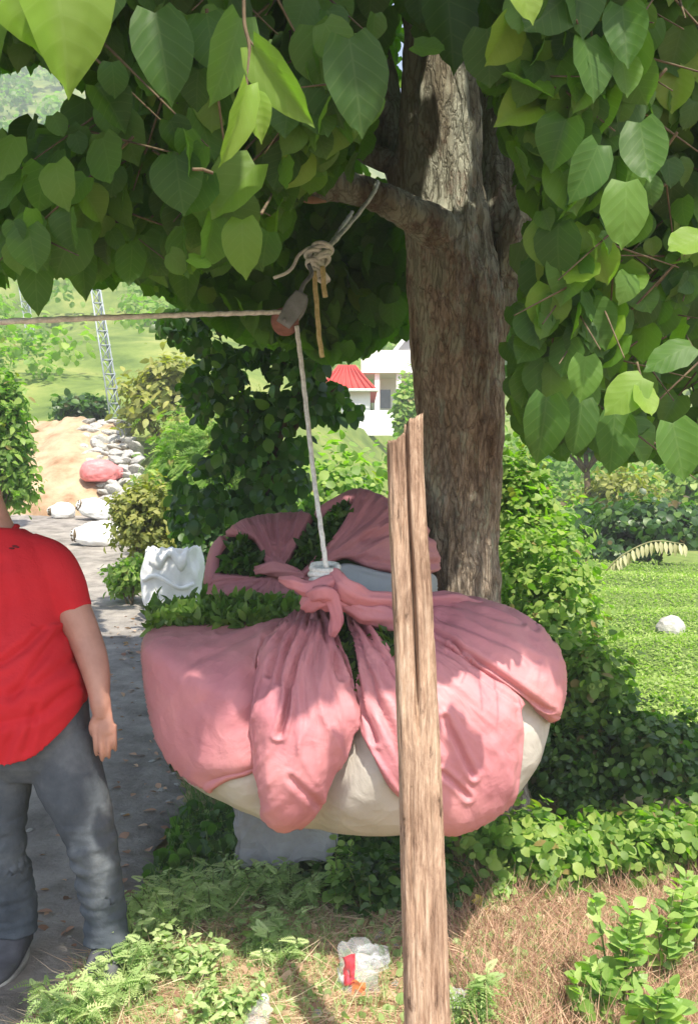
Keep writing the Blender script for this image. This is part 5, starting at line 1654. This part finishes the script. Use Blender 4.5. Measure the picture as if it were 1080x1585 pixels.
tag(pr, 'person in red t-shirt and grey blue jeans standing with one arm hanging', 'person')
mb = MB()
loft(mb, [(1175, 45, 78, .10, .02, 0), (1100, 38, 88, .15, .0, 0), (1000, 20, 84, .15, .0, 0), (930, 6, 84, .125, .01, 0), (870, 0, 90, .11, .02, 0), (838, -6, 70, .08, .02, 0), (818, -10, 34, .06, .02, 0)])
tubeq(mb, [(-9, 830, 32, .02), (-20, 795, 29, .01), (-32, 755, 30, -.005)], 20)
# head: skull, jaw, nose, ears
rt = Matrix.Rotation(R(-12), 3, 'Y')
hc_ = Q(-52, 715, -.02)
mb.ell(hc_ + Vector((0, .015, .03)), (.077, .098, .105), 24, 16, rt)
mb.ell(hc_ + rt @ Vector((0, -.03, -.065)), (.058, .066, .062), 20, 12, rt)
mb.tube([hc_ + rt @ Vector((0, -.09, .02)), hc_ + rt @ Vector((0, -.118, -.02)), hc_ + rt @ Vector((0, -.105, -.03))], [.009, .016, .01], 10)
for sg in (-1, 1):
    mb.ell(hc_ + rt @ Vector((sg * .08, .015, -.005)), (.012, .02, .033), 12, 8, rt)
    mb.ell(hc_ + rt @ Vector((sg * .03, -.082, .034)), (.026, .012, .008), 10, 6, rt)
mb.ell(hc_ + rt @ Vector((0, -.094, -.062)), (.026, .01, .007), 10, 6, rt)
mb.ell(hc_ + rt @ Vector((0, -.092, -.074)), (.022, .011, .007), 10, 6, rt)
# arms and hands
tubeq(mb, [(70, 868, 26, .01), (98, 905, 27, .0), (120, 955, 27, -.01), (136, 990, 25, -.02), (148, 1015, 23.5, -.04), (158, 1045, 20, -.06), (163, 1068, 16, -.075), (166, 1085, 15.5, -.08), (168, 1102, 12, -.082)], 20)
tubeq(mb, [(-78, 868, 26, .01), (-105, 905, 27, .02), (-135, 960, 26, .04), (-152, 1000, 23, .03), (-160, 1045, 19, -.02), (-163, 1075, 16, -.05)], 20)
def hand(w, sg):
    # palm hanging down, back of the hand towards the camera, thumb towards the thigh
    mb.tube([w + Vector((0, 0, .01)), w + Vector((.004 * sg, -.004, -.035)), w + Vector((.008 * sg, -.006, -.075)), w + Vector((.01 * sg, -.004, -.09))], [.029, .033, .037, .029], 18, 14, lambda t, a, p: -.006 * t * abs(math.sin(a)), (1, .52))
    for i, (L, o) in enumerate(((.082, -.029), (.094, -.010), (.089, .010), (.070, .029))):
        b0 = w + Vector((.009 * sg + o * sg, -.013 + .004 * abs(i - 1), -.082 + .004 * abs(i - 1.2)))
        mb.tube([b0 + Vector((0, 0, .02)), b0, b0 + Vector((.002 * sg, .002, -L * .45)), b0 + Vector((0, .014, -L * .78)), b0 + Vector((-.002 * sg, .030, -L))], [.011, .0105, .0092, .0084, .0062], 10, 22)
    tb = w + Vector((-.017 * sg, -.008, -.034))
    mb.tube([tb + Vector((.016 * sg, .004, .012)), tb, tb + Vector((-.014 * sg, .002, -.03)), tb + Vector((-.012 * sg, .014, -.062))], [.013, .0135, .011, .008], 10, 18)
hand(Q(168, 1086, -.08), 1)
hand(Q(-164, 1082, -.055), -1)
# legs inside the jeans
tubeq(mb, [(85, 1150, 46), (112, 1215, 40), (146, 1300, 30, -.02), (158, 1380, 25, .0), (165, 1450, 17, .02), (168, 1485, 17, .0)], 16)
tubeq(mb, [(0, 1150, 44, .02), (-12, 1215, 40, .05), (-10, 1300, 30, .05), (2, 1380, 25, .08), (8, 1440, 17, .11), (8, 1475, 17, .1)], 16)
body = mb.remesh('body', M['skin'], pr, .0042, 4)
# hair and eyes
mbh = MB(); mbh.ell(hc_ + rt @ Vector((0, .025, .048)), (.083, .10, .098), 24, 16, rt)
hr = mbh.remesh('hair', M['hair'], pr, .008, 2, lambda c: .006 * noise.noise(c * 40) - (.03 if (rt.inverted() @ (c - hc_)).y < -.045 and (rt.inverted() @ (c - hc_)).z < .075 else 0))
for sg in (-1, 1):
    MB().ell(hc_ + rt @ Vector((sg * .03, -.083, .018)), (.011, .009, .008), 12, 8).build('eye', M['eye'], pr)
# jeans
mb = MB()
loft(mb, [(1205, 55, 50, .09, .02, 0), (1180, 50, 84, .125, .01, 0), (1120, 44, 93, .15, .0, 0), (1070, 38, 92, .15, .0, 0)])
tubeq(mb, [(92, 1140, 55, 0), (108, 1200, 52, -.01), (134, 1270, 43, -.02), (147, 1320, 37, -.02), (156, 1375, 33, .0), (162, 1425, 33, .015), (165, 1462, 37, .01)], 26, 60)
tubeq(mb, [(8, 1140, 55, .02), (-4, 1200, 50, .04), (-10, 1270, 43, .05), (-8, 1330, 38, .06), (2, 1385, 35, .08), (8, 1430, 34, .10), (8, 1462, 37, .1)], 26, 60)
def jean_folds(c):
    py = 792.5 - (c.z - CAMZ) / S_
    low = sstep(1180, 1330, py)
    return .012 * noise.noise(Vector((c.x * 6, c.y * 6, c.z * 5))) + .010 * float(low) * noise.noise(Vector((c.x * 9, c.y * 9, c.z * 26 + 3))) + .006 * float(low) * noise.noise(Vector((c.x * 16, c.y * 16, c.z * 45)))
mb.remesh('jeans', M['denim'], pr, .0065, 4, jean_folds)
# shirt
mb = MB()
loft(mb, [(1166, 38, 95, .165, -.02, .17), (1120, 37, 99, .178, -.025, .12), (1060, 31, 99, .182, -.025, .05), (1000, 20, 95, .165, -.01, .0), (940, 8, 93, .14, .005, 0), (885, 0, 97, .125, .01, 0), (850, -5, 86, .10, .018, 0), (830, -8, 62, .085, .02, 0), (818, -10, 42, .072, .02, 0)], 56)
tubeq(mb, [(40, 852, 30, .015), (78, 872, 34, .01), (99, 905, 33, .0), (113, 938, 30, -.006), (117, 947, 29, -.008)], 24, 30)
tubeq(mb, [(-50, 852, 30, .015), (-86, 872, 34, .01), (-112, 912, 32, .02), (-128, 945, 29, .03)], 24, 30)
# the neck opening is carved by keeping the shirt below a V
shirt = mb.remesh('t_shirt', M['red_shirt'], pr, .0065, 5, lambda c: .009 * noise.noise(Vector((c.x * 5 + c.z * 4, c.y * 5, c.z * 3 - c.x * 3))) + .004 * noise.noise(Vector((c.x * 13 + c.z * 9, c.y * 13, c.z * 9 - c.x * 6))))
co = np.zeros(len(shirt.data.vertices) * 3); shirt.data.vertices.foreach_get('co', co); co = co.reshape(-1, 3)
no = np.zeros_like(co).ravel(); shirt.data.vertices.foreach_get('normal', no); no = no.reshape(-1, 3)
pq = np.stack([540 + co[:, 0] / S_, 792.5 - (co[:, 2] - CAMZ) / S_], 1)
dn_ = np.zeros(len(co))
for line, dep, wid in (([(84, 968), (66, 990), (40, 1010), (5, 1022)], .013, 6), ([(104, 975), (80, 1020), (52, 1062)], .011, 6), ([(126, 1058), (90, 1088), (40, 1098)], .010, 7), ([(118, 1020), (85, 1045), (30, 1060)], .008, 7), ([(20, 870), (36, 920), (38, 965)], .007, 8), ([(60, 1105), (45, 1130), (38, 1158)], .008, 6), ([(10, 1085), (2, 1125), (0, 1160)], .007, 7), ([(84, 1075), (78, 1110), (70, 1140)], .008, 5)):
    dl = seg_dist(pq, line)
    dn_ += -dep * np.exp(-(dl / wid) ** 2) + dep * .5 * np.exp(-((dl - wid * 2) / (wid * 1.2)) ** 2)
co += no * (dn_ * ((no[:, 1] < .35) & (pq[:, 0] < 138) & ((pq[:, 1] > 962) | (pq[:, 0] < 70))))[:, None]
shirt.data.vertices.foreach_set('co', co.ravel()); shirt.data.update()
cb = MB()
cb.tube([Q(-10, 815, .02) + Vector((.068 * math.cos(a), .07 * math.sin(a), -.022 * max(0, -math.sin(a)) * 1.8)) for a in np.linspace(0, 6.283, 24)], .0085, 8, 60, cap=False)
cb.build('collar', M['red_shirt'], pr)
M['dark_thread'] = noisy('dark_thread', [(.3, (.10, .01, .012)), (.7, (.14, .012, .016))], 30, 2, .9, bump=0)
# small dark mark on the chest
def on_front(px, py):
    dg = bpy.context.evaluated_depsgraph_get()
    o = Vector((0, 0, CAMZ)); dr = (P(px, py, 3) - o).normalized()
    ok, loc, nr, i = shirt.ray_cast(o - shirt.matrix_world.translation, dr)
    return (loc + shirt.matrix_world.translation, nr) if ok else (Q(px, py, -.15), Vector((0, -1, 0)))
bpy.context.view_layer.update()
mk = MB()
for px, py, w, h_ in ((18, 849, 9, 3), (23, 846, 9, 4), (27, 847, 6, 3)):
    l, nr = on_front(px, py)
    mk.ell(l, (w * S_ * .6, .0025, h_ * S_ * .6), 10, 6)
mk.build('emblem', M['dark_thread'], pr)
# shoes
for cx, dy in ((168, .0), (8, .1)):
    base = Vector((Q(cx, 1500).x, PD + dy - .06, 0))
    sh = MB()
    V0 = len(sh.v)
    rings = []
    for u in np.linspace(0, 1, 15):
        y = .12 - .30 * u
        w = .042 + .012 * math.sin(u * math.pi) - .018 * max(0, u - .85) / .15
        hh = .10 - .055 * sstep(.25, .7, u) - .022 * sstep(.88, 1, u)
        rings.append((y, w, hh))
    seg = 20
    for y, w, hh in rings:
        for k in range(seg):
            a = 2 * math.pi * k / seg
            sh.v.append(base + Vector((w * math.cos(a), y, .015 + hh * .5 + hh * .5 * math.copysign(abs(math.sin(a)) ** .7, math.sin(a)))))
    for i in range(14):
        for k in range(seg):
            k2 = (k + 1) % seg
            sh.f.append((i * seg + k, i * seg + k2, (i + 1) * seg + k2, (i + 1) * seg + k))
    sh.f.append(tuple(range(seg))); sh.f.append(tuple(14 * seg + k for k in range(seg))[::-1])
    so = sh.build('shoe', M['shoe'], pr)
    s2 = MB()
    s2.ring_loft([(base.x, base.y - .03, .004, .056, .158), (base.x, base.y - .03, .022, .058, .160), (base.x, base.y - .03, .026, .052, .155)], 30)
    s2.build('sole', M['stone'], so)

# ------------------------------------------------------------------ foreground plants, straw and litter
def ghgt(x, y):
    return gz(x, y) + (.012 if road_mask(np.array(x), np.array(y)) else .05 * noise.noise(Vector((x * 1.3, y * 1.3, 0))) + .022 * noise.noise(Vector((x * 5, y * 5, 3))) + .012 * noise.noise(Vector((x * 13, y * 13, 5))))


def gpt(px, py):             # ground point seen at a pixel (near flat part)
    d = FPX * CAMZ / (py - 792.5)
    for _ in range(6):
        d = FPX * (CAMZ - ghgt((px - 540) / FPX * d, d)) / (py - 792.5)
    return Vector(((px - 540) / FPX * d, d, ghgt((px - 540) / FPX * d, d)))


def scatter(polys, n):
    """random ground points inside regions of the ground given by the corners seen in the photo"""
    out = []
    for poly, w in polys:
        wp = [tuple(gpt(a, b)[:2]) for a, b in poly]
        x0, x1 = min(p[0] for p in wp), max(p[0] for p in wp); y0, y1 = min(p[1] for p in wp), max(p[1] for p in wp)
        m_ = int(n * w); got = []
        while len(got) < m_:
            x = rng.uniform(x0, x1, m_); y = rng.uniform(y0, y1, m_)
            k_ = in_poly(x, y, wp)
            got += [(a, b) for a, b in zip(x[k_], y[k_]) if not road_mask(np.array(a), np.array(b))][:m_ - len(got)]
            if not k_.any(): break
        out += got
    return np.array(out)


def blades(name, label, pts, lo, hi, mat, lean, w=.5, var=(0, 1), cat='grass', T=BLADE, kind='stuff', up=1.0, lift=0.0):
    n_ = len(pts)
    z = np.array([ghgt(a, b) for a, b in pts]) - .004 + lift * rng.random(n_)
    D = np.stack([rng.normal(size=n_) * lean, rng.normal(size=n_) * lean, np.full(n_, up)], 1)
    NN = np.stack([rng.normal(size=n_), -1 + rng.normal(size=n_) * .5, rng.normal(size=n_) * .3 + .3], 1)
    o = leaves(name, T, np.stack([pts[:, 0], pts[:, 1], z], 1), D, NN, rng.uniform(lo, hi, n_), w, np.clip(rng.uniform(var[0], var[1], n_), 0, 1), mat)
    return tag(o, label, cat, kind=kind)


RIGHT_STRAW = [(700, 1330), (800, 1320), (900, 1290), (1080, 1260), (1150, 1400), (1150, 1650), (690, 1650)]
LEFT_BARE = [(60, 1490), (200, 1460), (350, 1370), (500, 1370), (620, 1390), (640, 1650), (-50, 1650)]
UNDER = [(240, 1260), (480, 1250), (700, 1290), (700, 1420), (500, 1400), (380, 1370), (230, 1400)]
blades('dry_grass', 'dry brown stalks covering the ground right of the post', scatter([(RIGHT_STRAW, 1)], 13000), .05, .16, M['straw'], .9, .34, (0, .72))
blades('dry_litter', 'tan straw and twigs strewn over the bare soil in front', scatter([(LEFT_BARE, .75), (RIGHT_STRAW, .25)], 15000), .05, .17, M['straw'], 2.6, .3, (.3, 1), up=.25, lift=.02)
blades('fallen_leaves', 'withered leaves lying on the bare soil in front', scatter([(LEFT_BARE, .6), (RIGHT_STRAW, .4)], 1500), .025, .06, M['straw'], 1.6, 1.1, (0, 1), 'leaves', OVAL, up=.25, lift=.02)
blades('short_grass', 'short green grass tufts on the bare soil in front', scatter([(LEFT_BARE, .40), (RIGHT_STRAW, .36), (UNDER, .24)], 11500), .03, .10, M['weed'], .6, .45, (0, .9))
blades('ground_weeds', 'low leafy weeds creeping over the front soil', scatter([(LEFT_BARE, .25), (UNDER, .45), (RIGHT_STRAW, .3)], 3200), .015, .035, M['weed'], 1.2, 1.1, (0, .8), 'weeds', ROUND, up=.6, lift=.03)
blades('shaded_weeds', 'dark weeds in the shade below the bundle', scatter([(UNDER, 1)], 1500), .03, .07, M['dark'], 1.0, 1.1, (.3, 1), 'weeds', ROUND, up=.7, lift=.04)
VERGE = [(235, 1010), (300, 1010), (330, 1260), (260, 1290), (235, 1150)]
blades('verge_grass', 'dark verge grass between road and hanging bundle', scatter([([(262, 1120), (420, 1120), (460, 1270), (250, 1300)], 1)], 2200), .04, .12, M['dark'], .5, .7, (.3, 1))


def weed(label, pos, n, h, spread, T, mat, size, var=(0, 1), w=1.0, name='weed', cat='weed', group=None, lean=0.0, dn=.2):
    """a plant of several stems each with leaves along it"""
    t = empty(name, pos); tag(t, label, cat, group)
    mb = MB(); pp, D, NN, S2 = [], [], [], []
    for i in range(n):
        a = random.uniform(0, 6.28); r_ = spread * random.uniform(.3, 1)
        hh = h * random.uniform(.6, 1.1)
        top = pos + Vector((math.cos(a) * r_ + lean, math.sin(a) * r_, hh))
        b0 = pos + Vector((math.cos(a) * r_ * .25, math.sin(a) * r_ * .25, -.01))
        mid = b0.lerp(top, .55) + Vector((0, 0, hh * .12))
        mb.tube([b0, mid, top], [.0035, .003, .0015], 5)
        q = spline([b0, mid, top], 9)
        for j in range(2, 9):
            for sd in (-1, 1):
                az = a + sd * 1.3 + random.gauss(0, .6)
                pp.append(q[j] + rng.normal(size=3) * .004)
                D.append((math.cos(az), math.sin(az), random.gauss(.35, .35) - dn)); NN.append((random.gauss(0, .4), random.gauss(-.25, .4), 1))
                S2.append(size * random.uniform(.6, 1.2) * (1 - .05 * j))
    leaves('foliage', T, pp, D, NN, S2, w, np.clip(rng.uniform(var[0], var[1], len(pp)), 0, 1), mat, t)
    mb.build('stem', M['greenstem'], t)
    return t


g = 'light green weeds along the edge of the road'
for i, (px, py, n_, h_, sp_, lb) in enumerate((
        (215, 1480, 9, .15, .13, 'light green weed clump by the shoe of the person'), (262, 1448, 10, .17, .14, 'tall light green weed clump right of the shoe'), (330, 1420, 9, .15, .14, 'feathery weed clump between shoe and grey block'),
        (395, 1392, 9, .14, .14, 'light weed clump just in front of the grey block'), (455, 1400, 8, .12, .13, 'light weed clump right of the grey block'), (180, 1540, 8, .11, .13, 'weed clump on the bare soil nearest the lower left corner'),
        (290, 1520, 8, .10, .13, 'flat weed clump on the soil left of the clear bottle'), (420, 1480, 8, .10, .13, 'small weed clump left of the crumpled clear packet'), (120, 1590, 8, .12, .12, 'weed clump cut by the lower frame edge at left'), (340, 1580, 7, .09, .1, 'weed clump at the lower frame edge beside the bottle'))):
    weed(lb, gpt(px, py), int(n_ * 2.0), h_ * 1.15, sp_ * 1.35, (FERN if i % 3 else OVAL), M['weed'], .085 if i % 3 else .05, (.25, 1), 1, 'weed', 'weed', g)
weed('yellow green sprout standing under the bundle left of the post', gpt(520, 1420), 7, .26, .07, ROUND, M['broad'], .055, (.5, 1), 1, 'sprout', 'plant')
weed('dark seedling under the bundle next to the yellow green sprout', gpt(575, 1420), 8, .2, .12, ROUND, M['dark'], .055, (.3, 1), 1, 'sprout', 'plant')
g = 'broad leaved plants in the dry grass'
for px, py, n_, h_, lb in ((960, 1570, 7, .34, 'tall broad leaved plant with upright yellow green leaves in the dry grass'), (1030, 1530, 6, .30, 'broad leaved plant beside the right frame edge'), (915, 1590, 5, .16, 'low broad leaved plant in front of the tall one'), (1010, 1640, 6, .2, 'broad leaved plant cut off by the lower right frame corner'), (1075, 1480, 5, .26, 'broad leaved plant half out of the right frame edge')):
    weed(lb, gpt(px, py), n_, h_, .09, OVAL, M['broad'], .085, (.2, 1), 1.1, 'broad_plant', 'plant', g, dn=-.35)
weed('feathery green weed right of the post foot', gpt(725, 1600), 9, .16, .09, FERN, M['weed'], .08, (0, .7), 1, 'weed', 'weed', 'weeds by the post')
weed('leafy yellowish weed between dry grass and leafy bush', gpt(765, 1400), 6, .10, .08, ROUND, M['broad'], .05, (.5, 1), 1, 'weed', 'weed', 'weeds by the post')
# low leafy bushes in front of the bundle at right
bush('leafy_bush', 'sunlit low leafy bush touching the lower right side of the bundle', 'bush', (.76, 3.86, 0), (.36, .26, .16), 800, .07, ROUND, M['bright'], lobes=9, var=(.1, 1))
bush('leafy_bush', 'sunlit low leafy bush behind the dry grass towards the right frame edge', 'bush', (1.18, 4.0, 0), (.32, .26, .14), 620, .07, ROUND, M['bright'], lobes=8, var=(0, .9))
bush('leafy_bush', 'leafy bush at the right frame edge behind the dry grass', 'bush', (1.55, 4.05, 0), (.3, .25, .14), 520, .065, ROUND, M['bright'], lobes=8, var=(0, .9))
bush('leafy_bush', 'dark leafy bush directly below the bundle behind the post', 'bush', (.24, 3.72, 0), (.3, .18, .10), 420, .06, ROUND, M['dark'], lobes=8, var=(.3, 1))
LR = np.array([(x, y) for x, y in zip(rng.uniform(-2.6, -.8, 900), rng.uniform(3.2, 9, 900)) if road_mask(np.array(x), np.array(y)) and rng.random() < .25 + .75 * max(0, 1 - (np.interp(y, *zip(*ROAD_R)) - x) / .6)])
n_ = len(LR)
o = leaves('fallen_leaves', OVAL, [(a_, b_, gz(a_, b_) + .022) for a_, b_ in LR], rng.normal(size=(n_, 3)) * [1, 1, .15], [(random.gauss(0, .3), random.gauss(0, .3), 1) for _ in range(n_)], rng.uniform(.025, .07, n_), 1.1, rng.uniform(0, .7, n_), M['straw'])
tag(o, 'withered leaves and bits lying on the shaded road', 'leaves', kind='stuff')
# yellow leaf
a = gpt(735, 1412) + Vector((0, 0, .05))
o = leaves('yellow_leaf', LIME, [list(a)], [(.9, -.35, -.55)], [(.2, -.6, .8)], [.115], .5, [1.0], leaf_mat('yellow_leaf', [(0, (.5, .42, .06)), (1, (.62, .5, .08))], (.9, .8, .2), .25, .5))
tag(o, 'fallen yellow leaf on the ground right of the post', 'leaf')


# --- litter
def film(name, rgb, alpha, rough=.12):
    m, n, b = mat_new(name)
    b.inputs['Base Color'].default_value = (*rgb, 1)
    b.inputs['Roughness'].default_value = rough
    b.inputs['Transmission Weight'].default_value = 0.0
    b.inputs['Alpha'].default_value = alpha
    b.inputs['Specular IOR Level'].default_value = .8
    return m


M['film'] = film('clear_film', (.85, .87, .92), .2)
M['film_milky'] = film('milky_film', (.82, .82, .88), .62, .25)
M['film_red'] = film('red_print', (.55, .03, .06), .9, .35)
M['film_orange'] = film('orange_print', (.75, .22, .08), .9, .35)


def crumple(name, c, size, mat, parent, seed, nu=26, nv=20, amp=.25, arc=(0, 1), hgt=(0, 1)):
    V, F = [], []
    for j in range(nv):
        v = hgt[0] + (hgt[1] - hgt[0]) * j / (nv - 1)
        for i in range(nu):
            u = arc[0] + (arc[1] - arc[0]) * i / (nu - 1)
            a = 2 * math.pi * u
            q = Vector((math.cos(a) * 1.3, math.sin(a) * 1.3, v * 2))
            f = 1 + amp * noise.noise(q * 1.4 + Vector((seed, 0, 0))) + amp * .7 * noise.noise(q * 3.4 + Vector((0, seed, 0)))
            f *= 1 + .05 * hgt_bonus if (hgt_bonus := (1 if hgt != (0, 1) else 0)) else 1
            V.append((c[0] + size[0] * math.cos(a) * f, c[1] + size[1] * math.sin(a) * f, c[2] + size[2] * (v + .12 * noise.noise(q * 2.2 + Vector((0, 0, seed))))))
    for j in range(nv - 1):
        for i in range(nu - 1): F.append((j * nu + i, j * nu + i + 1, (j + 1) * nu + i + 1, (j + 1) * nu + i))
    me = bpy.data.meshes.new(name); me.from_pydata(V, [], F)
    return link(name, me, mat, parent)


c = gpt(555, 1535)
t = empty('plastic_packet', c); tag(t, 'crumpled clear plastic packet with red print on the soil left of the post', 'packet')
crumple('film', c, (.062, .05, .14), M['film'], t, 2)
crumple('print', c, (.062, .05, .14), M['film_red'], t, 2, 12, 14, arc=(.62, .72), hgt=(.3, .98))
crumple('print', c, (.062, .05, .14), M['film_orange'], t, 2, 10, 8, arc=(.70, .80), hgt=(.12, .42))
crumple('milky_side', c, (.064, .052, .14), M['film_milky'], t, 2, 12, 10, arc=(.52, .63), hgt=(.05, .5))
crumple('crushed_mouth', c + Vector((.045, .0, .08)), (.05, .045, .05), M['film'], t, 6)
c = gpt(398, 1600)
t = empty('clear_bottle', c); tag(t, 'clear empty plastic bottle lying at the lower frame edge', 'bottle')
mb = MB(); mb.tube([c + Vector((0, -.08, .035)), c + Vector((0, -.06, .035)), c + Vector((0, -.02, .036)), c + Vector((.004, .05, .036)), c + Vector((.006, .075, .036)), c + Vector((.01, .10, .036)), c + Vector((.01, .12, .036))], [.012, .032, .033, .032, .026, .013, .013], 18, 40, lambda tt, a, p: .0022 * math.sin(tt * 50))
mb.build('bottle_wall', M['film'], t)
MB().tube([c + Vector((.01, .115, .036)), c + Vector((.01, .133, .036))], .016, 14, 3).build('cap', M['film_milky'], t)
c = gpt(706, 1590)
t = empty('white_wrapper', c); tag(t, 'white torn plastic wrapper at the foot of the post', 'wrapper')
crumple('film', c, (.028, .03, .10), M['film_milky'], t, 9, amp=.4)
# pale chips of wood and pebbles in front
protos = [rock('pebble', (0, 0, 0), 1, 11.3 + i * 1.9, M['stone'], .3, (1, .8, .55)) for i in range(3)]
pts = scatter([(LEFT_BARE, .7), (RIGHT_STRAW, .3)], 60)
for i, (x, y) in enumerate(pts):
    o = protos[i] if i < 3 else protos[i % 3].copy()
    if i >= 3: col.objects.link(o)
    r_ = random.uniform(.006, .02)
    o.location = (x, y, ghgt(x, y) + r_ * .2); o.scale = (r_, r_, r_); o.rotation_euler = (0, 0, random.uniform(0, 6))
    tag(o, 'small pale pebble on the bare soil in front', 'pebble', 'pebbles scattered on the front soil')
# loose stones on the shaded road
pts = [(x, y) for x, y in zip(rng.uniform(-2.4, -.85, 90), rng.uniform(3.3, 7.5, 90)) if road_mask(np.array(x), np.array(y))]
for i, (x, y) in enumerate(pts[:60]):
    o = protos[i % 3].copy(); o.data = protos[i % 3].data; col.objects.link(o)
    r_ = random.uniform(.008, .022)
    o.location = (x, y, gz(x, y) + .012 + r_ * .15); o.scale = (r_, r_, r_ * .7); o.rotation_euler = (0, 0, random.uniform(0, 6))
    tag(o, 'small loose stone on the shaded road', 'pebble', 'loose stones on the shaded road')

# ------------------------------------------------------------------ summer haze in the valley air
hz = MB().box((0, 100, 70), (420, 240, 150))
hzo = hz.build('haze', None, None, False)
mh = bpy.data.materials.new('haze'); mh.use_nodes = True
nh = mh.node_tree; nh.nodes.clear()
oh = nh.nodes.new('ShaderNodeOutputMaterial'); vh = nh.nodes.new('ShaderNodeVolumePrincipled')
vh.inputs['Color'].default_value = (.92, .95, 1, 1); vh.inputs['Density'].default_value = .003
nh.links.new(vh.outputs[0], oh.inputs['Volume'])
hzo.data.materials.append(mh)
tag(hzo, 'pale summer haze hanging over the far hillside', 'haze', kind='stuff')
